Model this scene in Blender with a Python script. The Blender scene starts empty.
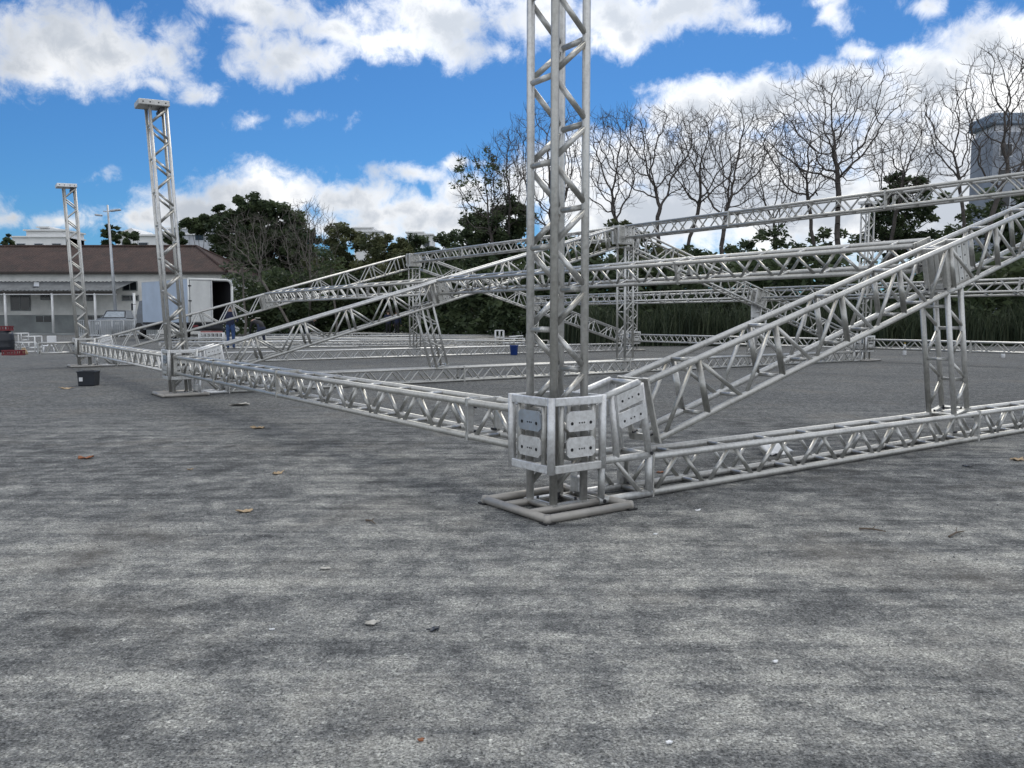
import bpy, math, random
from math import sin, cos, pi, radians, hypot, atan2, sqrt
from mathutils import Vector, Matrix, noise

random.seed(7)
S = bpy.context.scene
COL = S.collection

# ------------------------------------------------------------------ camera numbers
F_PX, YH, H = 830.0, 319.0, 1.184
TILT = math.atan((384 - YH) / F_PX)
CT, ST = cos(TILT), sin(TILT)

def gnd(x, y, z=0.0):
    """world point of height z seen at photo pixel (x, y)"""
    rx, rv = (x - 512) / F_PX, (384 - y) / F_PX
    d = Vector((rx, CT + rv * ST, -ST + rv * CT))
    k = (z - H) / d.z
    return Vector((d.x * k, d.y * k, z))

def at(x, Y):
    return (x - 512) / F_PX * Y

def zat(y, Y):
    rv = (384 - y) / F_PX
    return H + Y * (-ST + rv * CT) / (CT + rv * ST)

# ------------------------------------------------------------------ mesh helpers
class MB:
    def __init__(s):
        s.v, s.f, s.m = [], [], []
    def quad(s, a, b, c, d, mi=0):
        n = len(s.v); s.v += [tuple(a), tuple(b), tuple(c), tuple(d)]
        s.f.append((n, n+1, n+2, n+3)); s.m.append(mi)
    def tube(s, p, q, r, n=8, r2=None, caps=True, mi=0):
        p, q = Vector(p), Vector(q)
        d = q - p
        if d.length < 1e-6: return
        d.normalize()
        u = d.orthogonal().normalized() if abs(d.z) > .99 else d.cross(Vector((0, 0, 1))).normalized()
        w = d.cross(u)
        if r2 is None: r2 = r
        b = len(s.v)
        for (c, rr) in ((p, r), (q, r2)):
            for i in range(n):
                t = 2*pi*(i+.5)/n
                s.v.append(tuple(c + (u*cos(t) + w*sin(t))*rr))
        for i in range(n):
            j = (i+1) % n
            s.f.append((b+i, b+j, b+n+j, b+n+i)); s.m.append(mi)
        if caps:
            s.f.append(tuple(b+i for i in range(n))[::-1]); s.m.append(mi)
            s.f.append(tuple(b+n+i for i in range(n))); s.m.append(mi)
    def box(s, c, size, M=None, mi=0, bev=0.0):
        hx, hy, hz = size[0]/2, size[1]/2, size[2]/2
        M = M or Matrix.Identity(3)
        c = Vector(c); b = len(s.v)
        if bev <= 0:
            for sz in (-1, 1):
                for (sx, sy) in ((-1, -1), (1, -1), (1, 1), (-1, 1)):
                    s.v.append(tuple(c + M @ Vector((sx*hx, sy*hy, sz*hz))))
            for f in ((3, 2, 1, 0), (4, 5, 6, 7), (0, 1, 5, 4), (1, 2, 6, 5), (2, 3, 7, 6), (3, 0, 4, 7)):
                s.f.append(tuple(b+i for i in f)); s.m.append(mi)
            return
        e = bev
        rings = [(-hz, e), (-hz+e, 0), (hz-e, 0), (hz, e)]
        for (z, ins) in rings:
            x, y = hx-ins, hy-ins
            k = e if ins == 0 else e*.4
            for (px, py) in ((-x+k, -y), (x-k, -y), (x, -y+k), (x, y-k), (x-k, y), (-x+k, y), (-x, y-k), (-x, -y+k)):
                s.v.append(tuple(c + M @ Vector((px, py, z))))
        for r in range(3):
            for i in range(8):
                j = (i+1) % 8
                s.f.append((b+r*8+i, b+r*8+j, b+r*8+8+j, b+r*8+8+i)); s.m.append(mi)
        s.f.append(tuple(b+i for i in range(8))[::-1]); s.m.append(mi)
        s.f.append(tuple(b+24+i for i in range(8))); s.m.append(mi)
    def prism(s, pts, ext, mi=0):
        """polygon pts (3d) extruded by vector ext"""
        n = len(pts); b = len(s.v); e = Vector(ext)
        s.v += [tuple(Vector(p)) for p in pts] + [tuple(Vector(p)+e) for p in pts]
        s.f.append(tuple(b+i for i in range(n))[::-1]); s.m.append(mi)
        s.f.append(tuple(b+n+i for i in range(n))); s.m.append(mi)
        for i in range(n):
            j = (i+1) % n
            s.f.append((b+i, b+j, b+n+j, b+n+i)); s.m.append(mi)
    def lathe(s, prof, n=16, c=(0, 0, 0), mi=0):
        b = len(s.v); cx, cy, cz = c
        for (r, z) in prof:
            for i in range(n):
                t = 2*pi*i/n
                s.v.append((cx+r*cos(t), cy+r*sin(t), cz+z))
        for k in range(len(prof)-1):
            for i in range(n):
                j = (i+1) % n
                s.f.append((b+k*n+i, b+k*n+j, b+k*n+n+j, b+k*n+n+i)); s.m.append(mi)
        s.f.append(tuple(b+i for i in range(n))[::-1]); s.m.append(mi)
        k = (len(prof)-1)*n
        s.f.append(tuple(b+k+i for i in range(n))); s.m.append(mi)
    def mesh(s, name, mats, smooth=False):
        me = bpy.data.meshes.new(name)
        me.from_pydata(s.v, [], s.f)
        for m in (mats if isinstance(mats, (list, tuple)) else [mats]):
            me.materials.append(m)
        if any(s.m): me.polygons.foreach_set('material_index', s.m)
        if smooth: me.polygons.foreach_set('use_smooth', [len(f) == 4 for f in s.f])
        me.update()
        return me
    def build(s, name, mats, parent=None, smooth=False, M=None):
        o = bpy.data.objects.new(name, s.mesh(name, mats, smooth))
        COL.objects.link(o)
        if parent: o.parent = parent
        if M is not None: o.matrix_local = M
        return o

def tag(o, label=None, cat=None, group=None, kind=None):
    if label: o['label'] = label
    if cat: o['category'] = cat
    if group: o['group'] = group
    if kind: o['kind'] = kind
    return o

def empty(name, M, label, cat, group=None):
    o = bpy.data.objects.new(name, None); COL.objects.link(o)
    o.empty_display_size = .2
    o.matrix_world = M if isinstance(M, Matrix) else Matrix.Translation(Vector(M))
    return tag(o, label, cat, group)

def copy_tree(o, M=None, label=None, parent=None):
    c = o.copy(); COL.objects.link(c)
    if parent: c.parent = parent
    for ch in [x for x in KIDS(o)]:
        copy_tree(ch, None, None, c)
    if M is not None: c.matrix_world = M
    if label: c['label'] = label
    return c
def KIDS(o):
    return [x for x in COL.objects if x.parent is o]

# ------------------------------------------------------------------ materials
def newmat(name):
    m = bpy.data.materials.new(name); m.use_nodes = True
    nt = m.node_tree; nt.nodes.clear()
    out = nt.nodes.new('ShaderNodeOutputMaterial')
    p = nt.nodes.new('ShaderNodeBsdfPrincipled')
    nt.links.new(p.outputs[0], out.inputs[0])
    return m, nt, p
def N(nt, t, **kw):
    n = nt.nodes.new(t)
    for k, v in kw.items(): setattr(n, k, v)
    return n
def ramp(nt, fac, stops, interp='LINEAR'):
    r = N(nt, 'ShaderNodeValToRGB'); r.color_ramp.interpolation = interp
    el = r.color_ramp.elements
    while len(el) < len(stops): el.new(.5)
    for e, (p, c) in zip(el, stops):
        e.position = p; e.color = (c[0], c[1], c[2], 1) if not isinstance(c, (int, float)) else (c, c, c, 1)
    nt.links.new(fac, r.inputs[0]); return r.outputs[0]
def noise_n(nt, vec, scale, detail=4, rough=.55, dist=0.0):
    n = N(nt, 'ShaderNodeTexNoise'); n.inputs['Scale'].default_value = scale
    n.inputs['Detail'].default_value = detail; n.inputs['Roughness'].default_value = rough
    n.inputs['Distortion'].default_value = dist
    if vec is not None: nt.links.new(vec, n.inputs['Vector'])
    return n.outputs['Fac']
def mixc(nt, fac, a, b, mode='MIX'):
    m = N(nt, 'ShaderNodeMix', data_type='RGBA', blend_type=mode)
    for s, v in ((m.inputs[0], fac), (m.inputs[6], a), (m.inputs[7], b)):
        if isinstance(v, (int, float)): s.default_value = v
        elif isinstance(v, tuple): s.default_value = (v[0], v[1], v[2], 1)
        else: nt.links.new(v, s)
    return m.outputs[2]
def mth(nt, op, a, b=None, c=None, clamp=False):
    m = N(nt, 'ShaderNodeMath', operation=op); m.use_clamp = clamp
    for i, v in enumerate((a, b, c)):
        if v is None: continue
        if isinstance(v, (int, float)): m.inputs[i].default_value = v
        else: nt.links.new(v, m.inputs[i])
    return m.outputs[0]
def bump(nt, p, h, strength=.3, dist=.01):
    b = N(nt, 'ShaderNodeBump'); b.inputs['Strength'].default_value = strength
    b.inputs['Distance'].default_value = dist
    nt.links.new(h, b.inputs['Height']); nt.links.new(b.outputs[0], p.inputs['Normal'])
def wpos(nt):
    return N(nt, 'ShaderNodeNewGeometry').outputs['Position']

def simple(name, c, rough=.6, metal=0.0, var=.25, scale=6.0, bmp=0.0, c2=None):
    m, nt, p = newmat(name)
    co = N(nt, 'ShaderNodeTexCoord').outputs['Object']
    f = noise_n(nt, co, scale, 5, .6)
    lo = tuple(x*(1-var) for x in c); hi = c2 or tuple(min(1, x*(1+var*.6)) for x in c)
    col = ramp(nt, f, [(.3, lo), (.7, hi)])
    nt.links.new(col, p.inputs['Base Color'])
    p.inputs['Roughness'].default_value = rough; p.inputs['Metallic'].default_value = metal
    if bmp: bump(nt, p, noise_n(nt, co, scale*8, 3), bmp, .01)
    return m

def metal(name, c, rough, metalness, dark):
    m, nt, p = newmat(name)
    g = wpos(nt)
    f1 = noise_n(nt, g, 3.0, 6, .65)
    f2 = noise_n(nt, g, 38.0, 4, .6)
    oi = N(nt, 'ShaderNodeObjectInfo').outputs['Random']
    col = ramp(nt, f1, [(.28, tuple(x*dark for x in c)), (.5, c), (.75, tuple(min(1, x*1.1) for x in c))])
    col = mixc(nt, .35, col, ramp(nt, f2, [(.35, (.32, .31, .29)), (.6, c)]))
    tint = ramp(nt, oi, [(0, (.74, .735, .71)), (.5, (.93, .92, .90)), (1, (1, 1, 1))])
    col = mixc(nt, 1.0, col, tint, 'MULTIPLY')
    nt.links.new(col, p.inputs['Base Color'])
    p.inputs['Metallic'].default_value = metalness
    nt.links.new(ramp(nt, f2, [(.3, rough-.08), (.7, rough+.12)]), p.inputs['Roughness'])
    bump(nt, p, f2, .12, .004)
    return m

ALU = metal('weathered_aluminium', (.66, .66, .645), .43, .72, .58)
ALU_PLATE = metal('aluminium_plate', (.77, .78, .79), .46, .55, .72)
BLUE_PLATE = metal('blue_stained_plate', (.40, .46, .54), .45, .4, .6)
STEEL = metal('dull_steel_base', (.46, .44, .41), .55, .55, .6)
HOLE = simple('dark_hole', (.015, .015, .017), .8)
BOLT = simple('dark_bolt', (.06, .06, .065), .5, .6)

def ground_mat():
    m, nt, p = newmat('packed_grit_asphalt')
    g = wpos(nt)
    def mapped(rot, sc):
        st = N(nt, 'ShaderNodeMapping'); st.inputs['Rotation'].default_value = (0, 0, radians(rot))
        st.inputs['Scale'].default_value = sc; nt.links.new(g, st.inputs[0]); return st.outputs[0]
    big = noise_n(nt, g, .30, 5, .6, .6)
    mid = noise_n(nt, mapped(-35, (.9, 1.05, 1)), 2.9, 9, .72, .5)
    mid2 = noise_n(nt, g, 5.5, 7, .72, .3)
    tyre = noise_n(nt, mapped(48, (.22, 3.4, 1)), 1.7, 8, .66, .6)
    fine = noise_n(nt, g, 46, 6, .78)
    vor = N(nt, 'ShaderNodeTexVoronoi'); vor.inputs['Scale'].default_value = 85
    nt.links.new(g, vor.inputs['Vector'])
    sp = N(nt, 'ShaderNodeSeparateColor'); nt.links.new(vor.outputs['Color'], sp.inputs[0])
    acc = None
    for f, k in ((big, 1.3), (mid, 1.7), (mid2, 1.65), (tyre, 1.5), (fine, 1.7)):
        t = mth(nt, 'MULTIPLY_ADD', f, k, -.5*k)
        acc = t if acc is None else mth(nt, 'ADD', acc, t)
    # the yard is dustier and paler at the near end, darker and older round the frame
    sx = N(nt, 'ShaderNodeSeparateXYZ'); nt.links.new(g, sx.inputs[0])
    yr = N(nt, 'ShaderNodeMapRange'); yr.interpolation_type = 'SMOOTHSTEP'
    for k, v in ((1, 2.0), (2, 7.5), (3, .12), (4, -.15)): yr.inputs[k].default_value = v
    nt.links.new(mth(nt, 'ADD', sx.outputs[1], mth(nt, 'MULTIPLY_ADD', big, 5.0, -2.5)), yr.inputs[0])
    gv = N(nt, 'ShaderNodeMapRange'); gv.interpolation_type = 'SMOOTHSTEP'
    for k, v in ((1, 7.5), (2, 11.5), (3, 1.0), (4, .30)): gv.inputs[k].default_value = v
    nt.links.new(mth(nt, 'ADD', sx.outputs[1], mth(nt, 'MULTIPLY_ADD', mid2, 3.0, -1.5)), gv.inputs[0])
    gravel = noise_n(nt, g, 17, 5, .8)
    acc = mth(nt, 'ADD', mth(nt, 'MULTIPLY', acc, gv.outputs[0]), mth(nt, 'MULTIPLY', mth(nt, 'SUBTRACT', 1.0, gv.outputs[0]), mth(nt, 'MULTIPLY_ADD', gravel, 3.6, -1.92)))
    s = mth(nt, 'ADD', mth(nt, 'MULTIPLY_ADD', acc, .82, .56), yr.outputs[0], clamp=True)
    col = ramp(nt, s, [(.06, (.060, .061, .060)), (.32, (.118, .121, .120)), (.56, (.212, .214, .206)), (.92, (.41, .405, .37))])
    # old bitumen showing through where the dust is worn off: blotches with an edge of their own
    bl = mth(nt, 'MULTIPLY', gv.outputs[0], ramp(nt, noise_n(nt, mapped(55, (.65, 1.3, 1)), 3.4, 8, .72, .6), [(.57, 0.0), (.66, .42)]))
    col = mixc(nt, bl, col, (.078, .082, .088))
    st1 = ramp(nt, sp.outputs[0], [(.0, .45), (.2, .85), (.6, 1.0), (.88, 1.2), (1, 1.7)])
    grit = ramp(nt, noise_n(nt, g, 125, 4, .7), [(.37, .12), (.45, .82), (.55, 1.05), (.64, 1.85)])
    col = mixc(nt, .95, col, mixc(nt, 1.0, col, grit, 'MULTIPLY'))
    col = mixc(nt, .7, col, mixc(nt, 1.0, col, st1, 'MULTIPLY'))
    # hairline cracks
    cr = N(nt, 'ShaderNodeTexVoronoi'); cr.feature = 'DISTANCE_TO_EDGE'; cr.inputs['Scale'].default_value = .42
    wv = N(nt, 'ShaderNodeTexNoise'); wv.inputs['Scale'].default_value = 2.2; wv.inputs['Detail'].default_value = 6; nt.links.new(g, wv.inputs['Vector'])
    av = N(nt, 'ShaderNodeVectorMath', operation='MULTIPLY_ADD'); nt.links.new(wv.outputs['Color'], av.inputs[0]); av.inputs[1].default_value = (.9, .9, 0); nt.links.new(g, av.inputs[2])
    nt.links.new(av.outputs[0], cr.inputs['Vector'])
    ck = ramp(nt, cr.outputs['Distance'], [(.0, .55), (.0035, 0.0)])
    ck = mth(nt, 'MULTIPLY', ck, ramp(nt, big, [(.48, 0.0), (.6, 1.0)]))
    col = mixc(nt, ck, col, (.05, .05, .048))
    br = ramp(nt, noise_n(nt, g, .8, 4, .6, .5), [(.54, 0.0), (.75, .35)])
    col = mixc(nt, br, col, (.20, .175, .14))
    nt.links.new(col, p.inputs['Base Color'])
    p.inputs['Roughness'].default_value = .93
    p.inputs['Specular IOR Level'].default_value = .25
    hsum = mth(nt, 'ADD', mth(nt, 'ADD', mth(nt, 'MULTIPLY', fine, .7), mth(nt, 'MULTIPLY', noise_n(nt, g, 125, 4, .7), .45)), mth(nt, 'MULTIPLY', vor.outputs['Distance'], .25))
    hsum = mth(nt, 'ADD', hsum, mth(nt, 'MULTIPLY', mid2, 1.0))
    bump(nt, p, hsum, .7, .016)
    return m

def leaf_mat(name, dark, light):
    m, nt, p = newmat(name)
    at_ = N(nt, 'ShaderNodeAttribute'); at_.attribute_name = 'tint'
    isl = N(nt, 'ShaderNodeNewGeometry').outputs['Random Per Island']
    f = mth(nt, 'ADD', mth(nt, 'MULTIPLY', at_.outputs['Fac'], .65), mth(nt, 'MULTIPLY', isl, .35))
    nt.links.new(ramp(nt, f, [(.1, dark), (.9, light)]), p.inputs['Base Color'])
    p.inputs['Roughness'].default_value = .6
    p.inputs['Specular IOR Level'].default_value = .3
    tr = N(nt, 'ShaderNodeBsdfTranslucent'); nt.links.new(p.inputs['Base Color'].links[0].from_socket, tr.inputs['Color'])
    mx = N(nt, 'ShaderNodeMixShader'); mx.inputs[0].default_value = .35
    out = [n for n in nt.nodes if n.type == 'OUTPUT_MATERIAL'][0]
    nt.links.new(p.outputs[0], mx.inputs[1]); nt.links.new(tr.outputs[0], mx.inputs[2]); nt.links.new(mx.outputs[0], out.inputs[0])
    return m
LEAF_DARK = leaf_mat('dark_evergreen_leaves', (.028, .048, .026), (.115, .15, .07))
LEAF_OLIVE = leaf_mat('olive_leaves', (.045, .062, .030), (.16, .17, .078))
LEAF_REED = leaf_mat('reed_blades', (.020, .036, .022), (.095, .115, .068))
BARK = simple('grey_brown_bark', (.085, .074, .067), .9, 0, .4, 5, .4)
BARK_PALE = simple('pale_grey_bark', (.15, .135, .12), .9, 0, .3, 5, .4)

def roof_mat():
    m, nt, p = newmat('weathered_clay_tiles')
    co = N(nt, 'ShaderNodeTexCoord').outputs['Object']
    f = noise_n(nt, co, .9, 7, .7); f2 = noise_n(nt, co, 9, 4, .7)
    col = ramp(nt, f, [(.3, (.022, .015, .013)), (.52, (.048, .026, .021)), (.72, (.075, .044, .035))])
    col = mixc(nt, ramp(nt, f2, [(.5, 0.0), (.7, .6)]), col, (.10, .08, .07))
    w = N(nt, 'ShaderNodeTexWave'); w.wave_type = 'BANDS'; w.bands_direction = 'X'
    w.inputs['Scale'].default_value = 1.3; w.inputs['Distortion'].default_value = .3
    nt.links.new(co, w.inputs['Vector'])
    nt.links.new(col, p.inputs['Base Color']); p.inputs['Roughness'].default_value = .9
    bump(nt, p, w.outputs['Fac'], .6, .06)
    return m
ROOF = roof_mat()
WALL = simple('dirty_white_render', (.86, .85, .81), .85, 0, .2, .9)
WALL_GREY = simple('grey_painted_dado', (.30, .32, .32), .85, 0, .25, .8)
WHITE = simple('white_paint', (.75, .76, .76), .5, 0, .12, 2)
FIBRE = simple('grey_fibre_cement', (.13, .138, .145), .9, 0, .3, 1.4, .2)
WOOD_DARK = simple('dark_timber', (.05, .042, .038), .8)
GLASS_DARK = simple('dark_glass', (.02, .025, .03), .12, 0, .3, 1)
TRUCK_SIDE = simple('blue_grey_truck_panel', (.42, .50, .62), .45, 0, .12, 1.2)
TRUCK_DOOR = simple('white_truck_door', (.68, .69, .68), .5, 0, .14, 1.5)
TRUCK_IN = simple('dark_truck_inside', (.03, .03, .035), .9)
RUBBER = simple('black_rubber', (.02, .02, .021), .75)
BLACKP = simple('black_plastic', (.018, .022, .03), .45, 0, .3, 4)
REDP = simple('red_plastic', (.17, .024, .030), .5, 0, .25, 5)
BLUEP = simple('blue_plastic', (.012, .045, .21), .4, 0, .25, 5)
WHITEP = simple('white_plastic', (.74, .75, .76), .45, 0, .1, 5)
PAPER = simple('dirty_paper', (.52, .50, .45), .8, 0, .25, 30)
LEAF_TAN = simple('dry_tan_leaf', (.42, .31, .19), .8, 0, .35, 40)
LEAF_RUST = simple('rust_brown_leaf', (.30, .12, .055), .8, 0, .35, 40)
TWIG = simple('dry_twig', (.11, .085, .065), .9, 0, .3, 30)
STONE = simple('grey_stone', (.30, .30, .30), .9, 0, .4, 30)
GALV = simple('galvanised_post', (.50, .52, .54), .45, .5, .15, 3)

# ------------------------------------------------------------------ setting: ground, hills
GROUND = ground_mat()
mb = MB()
xs = [-400, -120, -60, -30, -14, 0, 14, 30, 60, 120, 400]; ys = [-30, 0, 8, 16, 26, 40, 60, 90, 160, 400, 1500]
for i in range(len(xs)-1):
    for j in range(len(ys)-1):
        mb.quad((xs[i], ys[j], 0), (xs[i+1], ys[j], 0), (xs[i+1], ys[j+1], 0), (xs[i], ys[j+1], 0))
tag(mb.build('ground', GROUND), kind='structure')

def hill_h(x, y):
    k = max(0., min(1., (y-78)/70.)); k = k*k*(3-2*k)
    side = 1/(1+math.exp((x+6)/12.))
    return (-.3 + k*(4.5 + 7.5*side) + k*1.2*noise.noise(Vector((x*.03, y*.03, 2))) + max(0, y-150)*.03)
HILLM = simple('scrubby_hillside', (.045, .055, .030), .95, 0, .45, .25)
mb = MB(); nx, ny = 60, 26
for j in range(ny+1):
    for i in range(nx+1):
        x = -190 + 380*i/nx; y = 74 + 170*j/ny
        mb.v.append((x, y, hill_h(x, y)))
for j in range(ny):
    for i in range(nx):
        k = j*(nx+1)+i
        mb.f.append((k, k+1, k+nx+2, k+nx+1)); mb.m.append(0)
tag(mb.build('hills', HILLM, smooth=True), kind='structure')

# ------------------------------------------------------------------ truss kit
def frame_matrix(P, Q, up):
    x = (Vector(Q)-Vector(P)).normalized()
    y = Vector(up).cross(x).normalized()
    z = x.cross(y)
    M = Matrix((x, y, z)).transposed().to_4x4()
    M.translation = Vector(P)
    return M

UNIT = {}
def unit_tube(name, r, n):
    if (name, r, n) not in UNIT:
        m = MB(); m.tube((0, 0, 0), (0, 0, 1), r, n); UNIT[(name, r, n)] = m.mesh(name, ALU, True)
    return UNIT[(name, r, n)]
def bar(name, p, q, r, parent, n=8):
    """one tube as its own object sharing a unit mesh"""
    p, q = Vector(p), Vector(q); d = q-p; L = d.length
    o = bpy.data.objects.new(name, unit_tube(name, r, n)); COL.objects.link(o)
    o.parent = parent
    o.matrix_local = Matrix.Translation(p) @ d.to_track_quat('Z', 'Y').to_matrix().to_4x4() @ Matrix.Diagonal((1, 1, L, 1))
    return o

def end_frame(x, W, Hh, r=.021, n=6):
    m = MB(); w, h = W/2, Hh/2
    for s in (-1, 1):
        m.box((x, s*w, 0), (.012, .05, Hh-.04))
        m.box((x, 0, s*h), (.012, W-.04, .05))
    for sy in (-1, 1):
        for sz in (-1, 1):
            m.box((x, sy*w, sz*h), (.016, .056, .056))
            m.tube((x-.022, sy*(w-.035), sz*(h-.035)), (x+.022, sy*(w-.035), sz*(h-.035)), .009, 6, mi=1)
    return m

def truss(name, label, P, Q, up=(0, 0, 1), W=.24, Hh=.24, rc=.025, rb=.0155, per=.53, level='near',
          joints=(), cat='truss', group='aluminium box trusses of the roof frame', posts=False, tower=False, ph=0.0):
    M = frame_matrix(P, Q, up); L = (Vector(Q)-Vector(P)).length
    w, h = W/2, Hh/2
    if level == 'far':
        m = MB()
        for sy in (-1, 1):
            for sz in (-1, 1): m.tube((0, sy*w, sz*h), (L, sy*w, sz*h), rc, 5)
            m.box((0, sy*w, 0), (.02, .05, Hh)); m.box((L, sy*w, 0), (.02, .05, Hh))
            k, x = 0, .03
            while x + per/2 < L:
                a, b = (-h, h) if k % 2 == 0 else (h, -h)
                m.tube((x, sy*w, a), (x+per/2, sy*w, b), rb, 4, caps=False); x += per/2; k += 1
        x = .03+per/2
        while x < L:
            m.tube((x, -w, h), (x, w, h), rb, 4, caps=False); x += per
        o = m.build(name, ALU, smooth=True, M=M); return tag(o, label, cat, group)
    root = empty(name, M, label, cat, group)
    nseg = 10 if level == 'near' else 6
    for sy in (-1, 1):
        for sz in (-1, 1):
            m = MB(); m.tube((0, sy*w, sz*h), (L, sy*w, sz*h), rc, nseg)
            m.build('chord', ALU, root, True)
    diags, cross, verts = [], [], []
    k, x = 0, .04+ph
    while x + per/2 <= L-.02:
        up_ = (k % 2 == 0)
        a, b = (-h, h) if up_ else (h, -h)
        for sy in (-1, 1): diags.append(((x+.02, sy*w, a), (x+per/2-.02, sy*w, b)))
        xe = x+per/2
        if not tower:
            cross.append(((xe, -w, b), (xe, w, b)))
        else:
            cross.append(((xe, -w, b), (xe, w, b)))
        if posts and up_:
            for sy in (-1, 1): verts.append(((xe+.03, sy*w, h), (xe+.03, sy*w, -h)))
            cross.append(((xe+.03, -w, -h), (xe+.03, w, -h)))
        x = xe; k += 1
    if level == 'near':
        for p, q in diags: bar('diagonal', p, q, rb, root)
        for p, q in cross: bar('crossbar', p, q, rb, root)
        for p, q in verts: bar('upright', p, q, .0235, root)
    else:
        for sy in (-1, 1):
            m = MB()
            for p, q in diags + verts:
                if p[1]*sy > 0: m.tube(p, q, rb if (p, q) in diags else .02, 5, caps=False)
            m.build('side_lattice', ALU, root, True)
        for p, q in cross: bar('crossbar', p, q, rb, root, 5)
    ends = [.008, L-.008]
    for j in joints: ends += [j-.008, j+.008]
    for x in ends: end_frame(x, W, Hh).build('end_frame', [ALU, BOLT], root)
    return root

# ------------------------------------------------------------------ the roof frame
TH = radians(35.235)
A = Vector((cos(TH), sin(TH), 0)); B = Vector((-sin(TH), cos(TH), 0)); Z = Vector((0, 0, 1))
T1 = Vector((.2818, 5.1806, 0)); BAY = 9.44
TN, TR = 4.65, 9.27          # purlin node and ridge along the gable
SPAN = 2*TR
SLOPE = .283; SA = math.atan(SLOPE)
def zr(t): return .374 + SLOPE*t     # centre line of a left rafter
def gp(i, t, z, w=0.0): return T1 + B*(i*BAY+w) + A*t + Z*z
def gm(i, t=0.0, z=0.0, mirror=False):
    x, y = (A, B) if not mirror else (-A, -B)
    M = Matrix((x, y, Z)).transposed().to_4x4(); M.translation = gp(i, t, z); return M

WHERE = ['nearest', 'middle', 'farthest']

# --- towers
def tower(i, right, label, level, lean, cap):
    t = SPAN if right else 0.0
    base = gp(i, t, 0)
    ax = (Vector((lean, 0, 4.4))).normalized()
    P = base + ax*.035; Q = base + ax*4.40
    up = A
    r = truss('truss_tower', label, P, Q, up=up, level=level, per=.5, cat='tower', tower=True,
              group='upright truss towers of the roof frame', ph=.045, rb=.0185, joints=())
    if cap:
        m = MB(); m.box((4.385, .02, -.06), (.085, .33, .44), bev=.008)
        # truss axis x is up, z = along the gable, y = towards the front
        for sz in (-.22, -.12, .0, .10):
            m.tube((4.385, .183, sz), (4.385, .1875, sz), .011, 8, mi=1)
        m.build('head_plate', [ALU_PLATE, HOLE], r)
        m = MB(); m.tube((4.29, -.11, .06), (4.29, .11, .06), .045, 10, mi=0); m.build('pulley', BOLT, r, True)
    return r

tower(0, False, 'closest tall silver truss tower running out of the top of the photo', 'near', 0.0, True)
tower(1, False, 'tall leaning truss tower with a capped head, second from the camera', 'near', -.24, True)
tower(2, False, 'leftmost leaning truss tower with a capped head, in front of the tiled shed', 'mid', -.22, True)
tower(1, True, 'distant truss tower on the right behind the long near rafter, against the trees', 'mid', 0.0, True)
tower(2, True, 'distant slim truss tower just right of the middle ridge post, by the reeds', 'mid', 0.0, True)

# --- tower bases
def tower_base(M, label):
    r = empty('ground_skid', M, label, 'tower skid', 'square tube skids under the towers')
    h = .325; z = .028; rr = .026
    m = MB()
    for s in (-1, 1):
        m.tube((-h, s*h, z), (h, s*h, z), rr, 10); m.tube((s*h, -h, z), (s*h, h, z), rr, 10)
    for sx in (-1, 1):
        for sy in (-1, 1): m.lathe([(.026, -.026), (.027, 0), (.02, .026)], 8, (sx*h, sy*h, z))
    m.build('outer_frame', STEEL, r, True)
    for s in (-1, 1):
        m = MB(); m.tube((-h+.02, s*.13, z-.002), (h-.02, s*.13, z-.002), .023, 10); m.build('cross_tube', STEEL, r, True)
    for s in (-1, 1):
        m = MB(); m.tube((s*.13, -.11, z+.004), (s*.13, .11, z+.004), .02, 8); m.build('cross_tube', STEEL, r, True)
    for sx in (-1, 1):
        for sy in (-1, 1):
            m = MB(); m.box((sx*.325, sy*.325, .0055), (.07, .07, .009)); m.build('foot_pad', RUBBER, r)
    return r
tb = tower_base(gm(0), 'square tube skid under the closest truss tower')
copy_tree(tb, gm(1), 'square tube skid under the second truss tower')
copy_tree(tb, gm(2), 'square tube skid under the leftmost truss tower, behind the black tub')
copy_tree(tb, gm(1, SPAN), 'square tube skid under the distant right truss tower')
copy_tree(tb, gm(2, SPAN), 'square tube skid under the distant slim tower by the reeds')

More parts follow.
